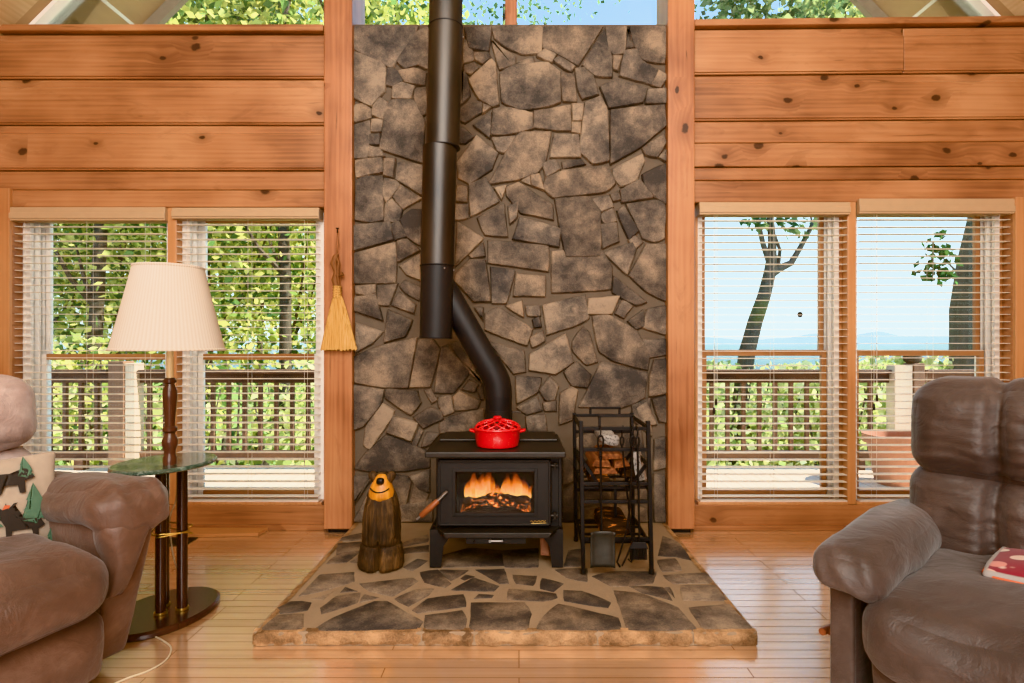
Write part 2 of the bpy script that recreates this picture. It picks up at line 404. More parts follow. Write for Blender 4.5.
def soft_box(mb, size, r, puff=(0, 0, 0), n=14, fn=None, rnd=None):
    "rounded, puffed cushion; fn deforms every point"
    h = [q/2 for q in size]; r = min(r, *h)
    key = {}; vs = []; fs = []
    def pt(p):
        k = tuple(round(q, 5) for q in p)
        if k in key: return key[k]
        full = Vector([p[i]*h[i] for i in range(3)])
        inn = Vector([max(-(h[i]-r), min(h[i]-r, full[i])) for i in range(3)])
        d = full-inn
        q = inn+d.normalized()*r if d.length > 1e-9 else full
        for i in range(3):
            j, k2 = (i+1) % 3, (i+2) % 3
            w = (1-p[j]**2)*(1-p[k2]**2)
            q[i] += puff[i]*w*p[i]
        if fn: q = Vector(fn(q))
        key[k] = len(vs); vs.append(q); return key[k]
    g = [math.sin((-1+2*i/n)*PI/2) for i in range(n+1)]
    for ax in range(3):
        for sgn in (-1, 1):
            for i in range(n):
                for j in range(n):
                    q = []
                    for a, b in ((i, j), (i+1, j), (i+1, j+1), (i, j+1)):
                        p = [0, 0, 0]; p[ax] = sgn; p[(ax+1) % 3] = g[a]; p[(ax+2) % 3] = g[b]; q.append(pt(p))
                    fs.append(q if sgn > 0 else q[::-1])
    return mb.add(vs, fs, rnd)

# ------------------------------------------------------------------ camera, sky, lights
cam = bpy.data.cameras.new('camera'); co = bpy.data.objects.new('camera', cam); COL.objects.link(co)
co.location = (0, 0, H); co.rotation_euler = (PI/2, 0, 0); cam.sensor_width = 36; cam.lens = F/1024*36
cam.shift_x = -(CX-512)/1024; cam.shift_y = (CY-341.5)/1024; cam.clip_end = 3000; sc.camera = co
sc.view_settings.view_transform = 'Khronos PBR Neutral'; sc.view_settings.look = 'None'; sc.view_settings.exposure = EXPOSURE
w = bpy.data.worlds.new('sky'); sc.world = w; w.use_nodes = True; nt = w.node_tree; nt.nodes.clear()
tc = nt.nodes.new('ShaderNodeTexCoord'); sx = nt.nodes.new('ShaderNodeSeparateXYZ'); cr = nt.nodes.new('ShaderNodeValToRGB')
bg = nt.nodes.new('ShaderNodeBackground'); wo = nt.nodes.new('ShaderNodeOutputWorld')
nt.links.new(tc.outputs['Generated'], sx.inputs[0]); nt.links.new(sx.outputs[2], cr.inputs[0]); nt.links.new(cr.outputs[0], bg.inputs[0]); nt.links.new(bg.outputs[0], wo.inputs[0])
e = cr.color_ramp.elements; e[0].position = 0; e[0].color = (.73, .87, .93, 1); e[1].position = .8; e[1].color = (.17, .38, .75, 1)
m_ = e.new(.22); m_.color = (.58, .79, .92, 1); m_ = e.new(.48); m_.color = (.34, .60, .88, 1)
bg.inputs[1].default_value = SKY
def lamp(name, typ, loc, to, energy, col=(1, 1, 1), **kw):
    l = bpy.data.lights.new(name, typ); l.energy = energy; l.color = col
    for k, v in kw.items(): setattr(l, k, v)
    o = bpy.data.objects.new(name, l); COL.objects.link(o); o.location = loc
    o.rotation_euler = (Vector(to)-Vector(loc)).to_track_quat('-Z', 'Y').to_euler(); return o
lamp('sun', 'SUN', (9, -1.0, 8), (0, 0, 0), SUN, (1, .93, .80), angle=math.radians(1.5))
lamp('room_fill_high', 'AREA', (0, -1.2, 4.0), (0, 3.0, 1.0), AREA1, (1, .93, .84), shape='RECTANGLE', size=3.6, size_y=2.4)  # added fill light high in the room, not a known fixture
lamp('room_fill_rear', 'AREA', (.3, -3.2, 1.9), (0, 3.5, 1.0), AREA2, (1, .95, .9), shape='RECTANGLE', size=3.2, size_y=1.8)  # added fill light behind the camera, brightens the blinds and wall

# ------------------------------------------------------------------ shell
YW, YP, YS, YB = 3.72, 3.635, 3.70, 3.95      # log face, post face, mortar face, wall back
RW = 3.7                                      # half width of the room
def ceil_z(x): return 6.62-abs(x)
struct(MB().box(-RW-.2, RW+.2, -4.2, YB, -.2, 0).build('floor', M['floor']), 'honey-coloured narrow strip wood floor')
b = MB()
for s in (-1, 1):
    x1 = (RW+.3)*s
    for (z0, z1) in ((0, .18),):
        b.add([(0, -4.2, ceil_z(0)+z0), (x1, -4.2, ceil_z(x1)+z0), (x1, YW+.02, ceil_z(x1)+z0), (0, YW+.02, ceil_z(0)+z0),
               (0, -4.2, ceil_z(0)+z1), (x1, -4.2, ceil_z(x1)+z1), (x1, YW+.02, ceil_z(x1)+z1), (0, YW+.02, ceil_z(0)+z1)],
              [(0, 1, 2, 3), (4, 5, 6, 7), (0, 1, 5, 4), (1, 2, 6, 5), (2, 3, 7, 6), (3, 0, 4, 7)])
struct(b.build('ceiling', M['ceiling_wood']), 'sloping ceiling of pale wooden boards')
b = MB()
nb = 6
for k in range(14):
    z0, z1 = k*.205, (k+1)*.205+(.003 if k < 13 else .05)
    for s in (-1, 1):
        xa, xb = sorted((s*RW, s*(RW+.2)))
        b.box(xa, xb, -4.2, YB, z0, min(z1, 2.9), .008)
    if k == 6: pass
struct(b.build('wall_side', M['room_wall']), 'log side walls of the room')
b = MB()
b.prism([(-RW, 0), (RW, 0), (RW, 2.9), (0, 6.6), (-RW, 2.9)], lambda u, v, d: (u, d, v), -4.2, -4.0)
struct(b.build('wall_back', M['room_wall']))

def logs(b, px0, px1, ypairs, x0=None, x1=None, tiltR=(0, 0)):
    pass
def board(b, xa, xb, za0, za1, zb0, zb1, y0, y1, bev=.009, rnd=None):
    b.hexa([(xa, y0, za0), (xb, y0, zb0), (xb, y1, zb0), (xa, y1, za0), (xa, y0, za1), (xb, y0, zb1), (xb, y1, zb1), (xa, y1, za1)], bev, 2, rnd)
    if za1-za0 > .2: # shallow chamfer line near the top of a log
        b.hexa([(xa, y0-.010, za0+.012), (xb, y0-.010, zb0+.012), (xb, y0+.01, zb0+.012), (xa, y0+.01, za0+.012), (xa, y0-.010, za1-.055), (xb, y0-.010, zb1-.055), (xb, y0+.01, zb1-.045), (xa, y0+.01, za1-.045)], .003, 2, rnd)
# left log wall
LX0, LX1, RX0, RX1 = -RW, X(325, YW), X(693, YW), RW
WL0, WL1, WR0, WR1 = X(12, YW), X(321, YW), X(699, YW), X(1013, YW)   # window openings
ZB = Z(504.5, YW)                                                    # window bottoms
ZLT, ZRT = Z(207, YW), Z(200.5, YW)
b = MB()
for y0, y1, dy, rr in ((35, 78.6, .0, .12), (79.6, 124.6, .004, .62), (125.6, 170, .002, .55), (171, 189.5, .006, .5), (189.8, 207, .006, .7)):
    z0, z1 = Z(y1, YW), Z(y0, YW); board(b, LX0, LX1, z0, z1, z0, z1, YW+dy, YB, .007, rr)
b.box(LX0, WL0, YW+.002, YB, 0, ZLT, .004, rnd=.55)
b.box(WL0, LX1, YW+.004, YB, 0, ZB-.006, .006, rnd=.45)
b.box(WL0, LX1, YW-.012, YW+.03, 0, .035, .004, rnd=.35)
o = struct(b.build('wall_front_left', M['pine_x']), 'honey pine log wall around the left windows')
# right log wall (courses rise slightly towards the right as in the photo)
b = MB()
def zt(py, px): return Z(py-3.6*(px-699)/325*max(0, (250-py))/230, YW)
xs = X(903, YW)
for y0, y1, dy, rr, xa, xb in ((30, 74.6, .0, .60, RX0, xs-.002), (30, 74.6, .003, .52, xs+.002, RX1), (75.8, 120.6, .004, .66, RX0, RX1), (121.8, 143, .0, .5, RX0, RX1), (143.2, 166.6, .001, .42, RX0, RX1), (167.6, 180, .004, .38, RX0, RX1), (180.2, 202, .012, .72, RX0, RX1)):
    pa, pb = CX+xa*F/YW, CX+xb*F/YW
    board(b, xa, xb, zt(y1, pa), zt(y0, pa), zt(y1, pb), zt(y0, pb), YW+dy, YB, .006, rr)
b.box(WR1, RX1, YW+.002, YB, 0, ZRT, .004, rnd=.5)
b.box(RX0, WR1, YW+.004, YB, 0, ZB-.006, .006, rnd=.55)
b.box(RX0, WR1, YW-.012, YW+.03, 0, .03, .004, rnd=.35)
struct(b.build('wall_front_right', M['pine_x']), 'honey pine log wall around the right windows')
# dark backing so that gaps between courses read dark
b = MB(); b.box(LX0, LX1, YW+.03, YB-.03, ZLT+.01, Z(30, YW)); b.box(RX0, RX1, YW+.03, YB-.03, ZRT+.03, Z(27, YW))
struct(b.build('wall_front_core', M['dark_gap']))
# ledges over the logs
b = MB(); z0, z1 = Z(33.5, YW), Z(27, YW); board(b, LX0, LX1, z0, z1, z0, z1, YW-.035, YB+.02, .005, .6)
struct(b.build('trim_1', M['pine_x']), 'narrow pine sill along the top of the left log wall')
b = MB(); board(b, RX0, RX1, zt(28.5, 697), zt(22, 697), zt(28.5, 1085), zt(22, 1085), YW-.035, YB+.02, .005, .6)
struct(b.build('trim_2', M['pine_x']), 'narrow pine sill along the top of the right log wall')
# timber posts
for i, (a, c, lab) in enumerate(((323.5, 352, 'tall pine timber post left of the stone wall, whisk broom hanging on it'), (668, 695, 'tall pine timber post right of the stone wall, with large dark knots'))):
    x0, x1 = X(a, YP), X(c, YP)
    b = MB(); b.box(x0, x1, YP, YB, .03, ceil_z(max(abs(x0), abs(x1)))-.01, .008, rnd=.45+.2*i)
    o = struct(b.build('trim_%d' % (3+i), M['pine_z']), lab)
    b = MB(); b.box(x0+.02, x1-.02, YP+.03, YB, 0, .04); struct(b.build('trim_%d' % (5+i), M['black']))
# stone wall backing (mortar) up to the clerestory sill
SX0, SX1, SZ1 = X(351, YS), X(669.5, YS), Z(24.5, YS)
b = MB(); b.box(SX0, SX1, YS, YB, 0, SZ1, .003)
sw = struct(b.build('wall_chimney', M['mortar']), 'flagstone wall behind the wood stove')
# ------------------------------------------------------------------ flagstones of the wall, outlined from the photo
K1 = 170/581.0
def cropA(p): return [(345+x*K1, 20+y*K1) for x, y in p]
def cropB(p): return [(505+x*K1, 20+y*K1) for x, y in p]
def cropC(p): return [(345+x*K1, 210+y*K1) for x, y in p]
def cropD(p): return [(330+x/2.844, 200+y/2.844) for x, y in p]
def crop0(p): return [(330+x/2.844, y/2.844) for x, y in p]
def cropE(p): return [(345+x/4.018, 370+y/4.018) for x, y in p]
def cropP(p): return p
ST = []
def S(fn, txt):
    for ln in txt.strip().split('\n'):
        t = None
        if ':' in ln: t, ln = ln.split(':'); t = float(t)
        q = [float(a) for a in ln.replace(',', ' ').split()]
        ST.append((fn(list(zip(q[::2], q[1::2]))), t))
S(cropA, '''32,22 250,22 240,45 160,165 130,150 32,100
30,108 130,152 138,165 135,240 90,293 25,262
252,40 288,25 285,170 250,150 205,165 178,140
145,165 165,170 185,178 200,205 165,228 140,222
182,175 235,168 278,185 275,225 205,212
.65:165,228 195,215 240,228 225,268 160,268
.75:30,295 60,290 92,310 88,335 32,350
98,295 120,268 145,285 130,340 95,325
.42:140,300 160,275 235,275 270,345 268,490 120,440
240,240 278,230 278,320 262,330 238,265
30,360 85,342 88,380 75,470 30,472
92,342 128,344 125,382 90,382
.3:85,390 118,388 118,425 85,425
.65:82,430 118,440 135,465 82,468
38,482 125,472 130,520 40,540
.7:135,475 172,475 165,540 132,530
.3:180,490 268,498 265,600 175,545
40,548 75,535 130,538 130,683 90,690 35,683
135,542 175,552 188,565 140,625 133,600
.65:190,565 265,610 200,645 165,605
140,630 160,612 195,650 185,690 135,690
.35:402,40 412,70 438,115 440,140 405,148
410,28 500,25 490,108 425,95
440,112 488,112 498,130 470,150 445,135
406,157 443,147 455,165 430,185 410,180
400,165 412,187 425,260 395,290
.6:425,205 500,135 512,150 525,290 500,295 460,270
395,310 420,290 465,280 468,315 410,350 395,345
.75:470,285 500,298 470,320
440,360 500,318 495,405
508,305 560,302 640,320 642,370 550,390 500,392
.3:390,360 420,385 440,400 410,420 388,420
.6:450,395 522,455 500,510 425,560 390,540 385,490
.7:385,567 415,572 415,622 380,618
375,630 420,630 420,675 375,683
.8:510,575 552,565 535,615
.6:425,560 480,540 525,620 430,672''')
S(crop0, '''460,75 605,72 600,150 545,152 505,135 470,108
.62:458,112 515,157 527,165 527,183 482,197
520,182 578,163 580,178 530,184
.5:485,210 520,190 620,180 652,205 655,290 625,300 540,312 490,290
.45:452,525 520,400 545,378 628,375 610,465 590,490 520,512
.4:460,392 530,387 495,435 478,430
.35:640,567 738,562 768,602 768,690 766,727 672,730
.95:765,612 805,592 815,628 780,634''')
S(cropB, '''.42:130,25 335,22 250,155 165,105 130,95
110,125 135,103 175,120 160,145
165,140 182,125 240,160 225,178
.6:345,25 415,22 408,112 370,118 350,92
.55:370,122 400,124 385,175 372,168
.35:265,155 340,32 350,98 365,130 365,195 310,190
418,25 440,95 412,98
.38:425,22 555,22 545,148 470,135 440,80
392,190 410,105 450,100 465,140 520,175 500,220
.7:525,172 555,190 530,232 502,222
190,180 235,187 243,280 200,278
240,170 270,165 300,195 318,255 265,270 250,235
.35:325,230 380,205 485,235 470,280 355,300
490,240 555,235 550,285 480,285
.7:230,287 268,287 262,340 232,343
.65:275,285 325,262 345,300 355,480 300,490 260,455 262,400
100,312 222,292 225,378 180,376 98,368
.65:228,350 258,350 258,390 228,383
.38:362,310 545,292 550,360 465,430 360,493
.6:170,390 250,392 258,468 155,470
.92:370,510 470,457 475,482 450,545 395,568 372,540
470,440 540,394 550,415 520,468 480,458
525,470 552,440 552,485
130,492 170,480 188,510 140,538
.3:195,488 260,478 275,493 198,510
.42:140,542 200,517 350,500 375,560 340,586 165,606 130,572
470,530 552,492 552,632 525,613 480,570
.8:55,550 85,532 88,565
.92:90,532 115,527 135,583 92,565
.5:5,572 45,557 160,632 165,683 55,658 8,602
395,582 460,547 508,606 400,623
295,612 355,602 370,638 318,658
.7:360,597 385,590 395,613 370,618''')
S(cropD, '''.25:770,72 815,66 820,118 775,138
.25:817,32 835,20 875,88 850,113
842,12 945,0 955,30 950,108 922,118 890,108
.6:847,112 865,100 890,120 870,138
.6:780,152 860,122 868,142 845,213
.35:852,215 900,127 955,127 955,288 900,258
.42:632,147 768,138 800,190 798,253 632,263
.3:807,217 900,290 870,298 805,263
.95:737,282 825,272 800,323 732,323
.25:832,287 860,302 835,335 812,323
.55:605,302 725,272 735,335 690,358 617,383
.42:450,117 620,132 620,203 450,178
.25:457,192 525,202 500,293 462,293
.6:532,212 610,217 610,273 522,273
.95:500,302 545,287 550,333
.6:442,325 480,307 575,367 560,413 442,368
557,302 595,302 598,328 562,328
.2:577,342 595,332 600,360 582,362
570,395 605,372 610,400 575,418
.65:570,440 670,382 690,460 640,493 567,483
.5:692,402 720,362 735,377 760,460 730,468 692,430
.45:747,332 790,327 870,372 908,440 903,483 800,453 767,430
847,345 890,312 895,358 870,368
.6:902,312 955,302 955,383 892,363
.6:887,397 955,397 955,440 910,448
.35:708,588 772,462 903,492 893,560 870,573 830,588
912,500 922,457 958,452 955,548 907,558
.25:667,490 700,462 740,497 730,533 690,528
.7:657,550 688,532 703,542 690,623 652,638
597,540 625,502 648,530 638,568 612,568
607,577 643,572 643,600 612,600
530,502 600,507 590,545 532,578
532,590 590,562 603,598 560,608
.28:442,402 550,432 555,488 522,493 490,450
872,592 900,572 928,638 890,638
917,567 955,557 955,633 937,628
557,617 610,612 618,678 567,678
.55:362,62 435,110 357,188
397,157 435,124 440,160 402,165
.42:360,212 400,172 440,172 455,288 410,288 357,230
412,307 435,307 435,343
.45:520,110 540,52 655,82 650,133
508,20 538,2 530,48 512,68
.5:420,52 495,12 505,103 442,98''')
S(cropC, '''30,55 155,42 165,100 30,138
160,48 185,40 212,92 172,103
.28:190,35 230,0 262,0 258,122 215,93
.5:30,150 170,112 175,160 172,248 32,250
.3:180,107 212,102 255,138 180,178
.65:188,192 258,150 258,240 210,218
.65:35,260 105,255 105,280 75,291 40,285
112,257 180,252 150,326 115,323
.28:188,260 205,242 258,264 255,310 210,283
.35:35,300 105,287 130,378 35,345
.4:160,325 185,282 240,325 235,353
.35:148,342 228,377 205,430 135,453
.6:38,387 130,417 90,455 35,488
.5:35,502 140,462 246,437 215,606 130,603 35,588
.6:222,605 252,447 300,442 323,475 290,603
.25:332,470 345,465 425,555 370,623 307,623
357,455 385,450 470,590 430,560''')
S(cropE, '''.55:38,60 155,80 140,140 70,225 38,240
.55:165,77 290,87 303,130 265,178 165,110
.85:150,137 195,165 190,185 100,318 77,300 87,230
.6:195,187 293,215 265,283 167,250
268,300 300,242 313,247 285,308
.3:40,398 80,342 165,264 265,302 340,332 340,388 230,403 120,408
320,82 345,77 370,120 350,133
.42:277,190 345,152 388,165 393,195 315,233
.6:437,110 460,87 543,125 530,153 442,163
375,112 425,102 438,168 400,183 378,140
.35:382,215 420,192 555,157 560,240 385,253
.3:307,308 330,252 380,257 340,298
38,427 160,415 150,438 110,428 40,538
.4:180,422 250,432 263,450 245,538 225,543 200,470
.3:262,430 340,402 340,488 300,478
.4:277,457 335,500 300,573 260,545
.65:227,557 293,590 227,628
.5:38,602 100,482 90,560 80,620 40,640
472,77 500,42 533,60 520,88
532,80 555,52 558,118 547,118''')
S(cropP, '''575,440 600,430 614,455 581,470
606,431 640,426 645,458 620,457
.6:581,475 612,461 610,498 579,504
616,465 650,464 650,499 616,503
579,509 612,505 646,509 648,527 579,527
655,440 665,437 665,467 654,470
.6:654,474 664,476 665,522 655,523
563,455 573,462 573,480 563,485
563,490 574,485 574,520 563,524
400,505 432,500 432,524 402,524
632,405 650,398 652,436 634,420''')

def inset_poly(p, d):
    "move every edge inwards by d (pixels or metres)"
    n = len(p); A = sum(p[i][0]*p[(i+1) % n][1]-p[(i+1) % n][0]*p[i][1] for i in range(n))
    if A < 0: p = p[::-1]
    out = []
    for i in range(n):
        a, b2, c = Vector(p[i-1]), Vector(p[i]), Vector(p[(i+1) % n])
        e1, e2 = (b2-a).normalized(), (c-b2).normalized()
        n1, n2 = Vector((-e1.y, e1.x)), Vector((-e2.y, e2.x)); m = n1+n2
        k = m.length
        if k < .3: out.append(b2+n1*d); continue
        m.normalize(); out.append(b2+m*min(d/max(.35, m.dot(n1)), 2.2*d))
    return [tuple(q) for q in out]
def rough_poly(p, step, amp, rnd=random):
    out = []
    n = len(p)
    for i in range(n):
        a, c = Vector(p[i]), Vector(p[(i+1) % n]); L = (c-a).length; k = max(1, int(L/step)); nn = Vector((-(c-a).y, (c-a).x))/max(L, 1e-6)
        off = rnd.uniform(-1, 1)*amp
        for j in range(k):
            t = j/k
            q = a.lerp(c, t)+nn*(off*math.sin(PI*t)+rnd.uniform(-.35, .35)*amp*(j > 0))
            if j == 0:   # knock the corner off a little
                pa = Vector(p[i-1]); q = a+((pa-a).normalized()+(c-a).normalized())*min(.6*amp, .12*L)
            out.append(tuple(q))
    return out
def stone(mb, poly, place, heights, insets, tone=None):
    rings = []
    base = poly
    for h, d in zip(heights, insets): rings.append([place(u, v, h) for u, v in inset_poly(base, d)])
    n = len(rings[0]); vs = [q for r in rings for q in r]; fs = []
    for k in range(len(rings)-1):
        for i in range(n): fs.append((k*n+i, k*n+(i+1) % n, (k+1)*n+(i+1) % n, (k+1)*n+i))
    fs.append(tuple((len(rings)-1)*n+i for i in range(n)))
    mb.add(vs, fs, random.random(), random.uniform(.36, .56) if tone is None else tone)
mb = MB()
kpx = YS/F
for p, t in ST:
    q = [((x-CX)*(YS-.012)/F, H-(y-CY)*(YS-.012)/F) for x, y in p]
    q = [(min(max(x, SX0+.008), SX1-.008), min(max(z, .066), SZ1-.006)) for x, z in q]
    q = inset_poly(q, -.0055)
    q = rough_poly(q, .03, .0035)
    pr = random.uniform(-.004, .006)
    stone(mb, q, lambda u, v, h: (u, YS-h, v), (-.004, .013+pr, .021+pr, .024+pr), (0, .0015, .007, .016), None if t is None else .12+.72*t)
mb.build('flagstones', M['stone'], sw, smooth=35)

# ------------------------------------------------------------------ hearth
HX0, HX1, HY0 = -1.068, .957, 2.268
hearth = thing('stone_hearth', ((HX0+HX1)/2, HY0, 0), 'low flagstone hearth slab with rough tan front edge, on the wooden floor', 'hearth')
b = MB(); b.box(HX0+.006, HX1-.006, HY0+.012, YS-.002, 0, .056, .004)
b.build('mortar_bed', M['hearth_mortar'], hearth)
def cropG(p): return [(250+x/3.938, 520+y/3.938) for x, y in p]
def cropH(p): return [(500+x/3.938, 520+y/3.938) for x, y in p]
ST = []
S(cropG, '''.15:265,422 330,385 490,320 540,320 680,400 660,430 270,434
.32:690,375 835,355 850,390 845,432 690,432
.25:870,325 1080,325 1105,370 1095,432 865,432
.22:640,355 700,310 840,292 850,340 660,365
.5:570,310 650,275 725,270 700,295 625,340
.35:430,250 640,228 660,240 560,300 470,278
.38:280,345 340,300 435,285 420,325 280,370
.3:430,325 450,290 510,305
.25:355,285 375,262 425,280
.45:275,215 410,205 410,240 330,265 190,300
.15:110,345 160,320 240,325 225,355 120,368
.4:240,310 330,280 290,312
.55:50,425 110,375 210,370 210,432 40,434
.2:670,205 740,195 790,250 770,265 690,245
.25:790,275 880,225 980,260 960,280
.2:830,230 850,215 885,222 845,237
.35:880,310 900,292 960,295 950,305
.2:885,195 1000,192 1020,250 985,250
.35:745,195 860,198 820,222 790,240
.35:345,92 440,86 430,115 340,140
.45:600,92 700,55 700,85 600,105
.4:390,165 440,142 440,170
.35:600,113 705,98 705,125 600,132
.4:300,172 340,140 440,118 380,165
.45:605,185 660,152 700,160 640,200
.6:350,68 440,50 440,78 352,84
.2:720,150 860,110 990,120 1000,180 760,186''')
S(cropH, '''.2:50,215 145,220 130,258 65,250
.18:165,228 250,250 210,283 160,270
.25:35,270 220,290 225,305 170,318 30,312
.28:250,275 320,280 435,325 425,345 330,330 255,318
.25:145,430 160,400 230,330 275,340 465,385 478,432 145,432
.3:447,277 560,290 700,345 780,432 505,434
.62:745,345 905,330 1000,430 800,432
.52:712,257 850,257 897,318 722,315
.5:642,217 810,207 838,247 682,250
.45:622,157 690,150 715,198 640,203
.35:500,257 640,264 680,318 560,285
.3:642,267 668,262 688,306
.2:215,195 345,190 345,243 260,225
.42:362,222 440,203 620,203 600,248 440,262
.4:622,140 640,62 700,87 755,158 692,143
.35:270,120 330,112 330,180 250,183
.3:10,120 150,110 150,185 20,186''')
mb = MB()
for p, t in ST:
    q = [onz(x, y, .058) for x, y in p]; q = [(min(max(v.x, HX0+.012), HX1-.012), min(max(v.y, HY0+.016), YS-.02)) for v in q]
    q = inset_poly(q, -.004); q = rough_poly(q, .04, .005)
    stone(mb, q, lambda u, v, h: (u, v, .0545+h), (-.004, .0035, .0055), (0, .003, .009), .12+.7*t)
mb.build('flagstones', M['hearth_stone'], hearth, smooth=40)
# rough broken edge stones all round
mb = MB()
def edge_run(pts, inw):
    for (p, q) in zip(pts[:-1], pts[1:]):
        p, q = Vector((*p, 0)), Vector((*q, 0)); L = (q-p).length; t = (q-p)/L; nrm = Vector(inw)
        nx, nz = max(6, int(L/.022)), 5; vs = []; fs = []
        for i in range(nx+1):
            s_ = p.lerp(q, (i/nx)*(1-.006/L)+.003/L)
            for j in range(nz+3):
                if j <= nz:
                    z = .002+.055*j/nz; o_ = noise.noise(Vector((s_.x*28, s_.y*28, z*60)))*.010+noise.noise(Vector((s_.x*90, s_.y*90, z*110)))*.004
                    ed = min(i, nx-i); o_ -= .006*(ed == 0); bulge = .008*math.sin(PI*(j/nz)**.8)
                    vs.append(s_-nrm*(o_+bulge-.004)+Vector((0, 0, z)))
                else: vs.append(s_+nrm*(.015*(j-nz)+.004*noise.noise(s_*40))+Vector((0, 0, .0575+.001*(j-nz))))
        m = nz+3
        for i in range(nx):
            for j in range(m-1): fs.append((i*m+j, (i+1)*m+j, (i+1)*m+j+1, i*m+j+1))
        mb.add(vs, fs, random.random(), random.uniform(.46, .58))
fx = [HX0]+[X(px, HY0) for px in (303, 421, 474, 598, 694)]+[HX1]
edge_run([(x, HY0+.008) for x in fx], (0, 1, 0))
edge_run([(HX0+.008, y) for y in (HY0, 2.75, 3.2, YS)], (1, 0, 0))
edge_run([(HX1-.008, y) for y in (HY0, 2.6, 3.05, YS)], (-1, 0, 0))
mb.build('edge_stones', M['edge_stone'], hearth, smooth=50)

# ------------------------------------------------------------------ windows
def window(n, x0, x1, z0, z1, zm, side, label):
    "double-hung window; side: which jamb (-1 left, +1 right) the camera sees into"
    YG = 3.905
    root = thing('window_%d' % n, ((x0+x1)/2, YG, z0), label, None); root['kind'] = 'structure'
    f = MB()
    jm = MB() if side < 0 else f
    for xa, xb in ((x0, x0+.018), (x1-.018, x1)): jm.box(xa, xb, 3.80, YB, z0, z1, .002)
    if side < 0: jm.build('white_jamb', M['white_trim'], root)
    f.box(x0, x1, 3.80, YB, z1-.02, z1, .002); f.box(x0, x1, YW+.01, YB+.03, z0-.006, z0+.012, .003)
    f.build('wood_frame', M['pine_trim_z'], root)
    t = MB()
    for s in (-1, 1):
        xj = x0+.018 if s < 0 else x1-.018
        for ya, yb, wd in ((3.805, 3.83, .030), (3.855, 3.87, .045), (3.90, 3.945, .055)):
            xa, xb = sorted((xj, xj-s*wd)); t.box(xa, xb, ya, yb, z0+.012, z1-.02, .001)
    t.build('vinyl_track', M['white_trim'], root)
    xi0, xi1 = x0+.065, x1-.065
    for nm, za, zb, yy in (('upper_sash', zm-.02, z1-.025, 3.915), ('lower_sash', z0+.014, zm+.022, 3.885)):
        s_ = MB()
        stl = MB(); tg_ = stl if side < 0 else s_
        for xa, xb in ((xi0, xi0+.034), (xi1-.034, xi1)): tg_.box(xa, xb, yy-.015, yy+.015, za, zb, .003)
        s_.box(xi0+.034, xi1-.034, yy-.015, yy+.015, zb-.04, zb, .003); s_.box(xi0+.034, xi1-.034, yy-.015, yy+.015, za, za+.04, .003)
        s_.v and None; so = s_.build(nm, M['pine_trim_x'] if nm == 'lower_sash' else M['pine_trim_z'], root)
        if side < 0: stl.build('stile', M['white_trim'], so)
        MB().box(xi0+.03, xi1-.03, yy-.002, yy+.002, za+.03, zb-.03).build('pane', M['glass'], so)
    return root
XL1, XL2 = X(166, YW), X(175, YW); XR1, XR2 = X(849, YW), X(857.5, YW)
zmL, zmR = Z(357, 3.9), Z(353, 3.9)
window(1, WL0, XL1, ZB, ZLT, zmL, -1, 'leftmost double-hung window, behind the pleated lamp')
window(2, XL2, WL1, ZB, ZLT, zmL, -1, 'double-hung window just left of the whisk broom post')
window(3, WR0, XR1, ZB, ZRT, zmR, 1, 'double-hung window with the slim forked tree outside')
window(4, XR2, WR1, ZB, ZRT, zmR, 1, 'rightmost double-hung window, behind the grey-brown recliner')
for i, (a, c, zt_) in enumerate(((XL1, XL2, ZLT), (XR1, XR2, ZRT))):
    b = MB(); b.box(a, c, YW+.015, YB, ZB-.004, zt_, .004, rnd=.5); struct(b.build('trim_%d' % (7+i), M['pine_trim_z']), 'pine mullion between the two windows')
# outer casings
b = MB(); b.box(WL0-.10, WL0-.002, YW-.018, YW+.03, .14, ZLT+.12, .005, rnd=.4); struct(b.build('trim_9', M['pine_trim_z']), 'pine window casing at the left edge')
b = MB(); b.box(WR1+.002, WR1+.10, YW-.018, YW+.03, .14, ZRT+.02, .005, rnd=.4); struct(b.build('trim_10', M['pine_trim_z']), 'pine window casing at the right edge')

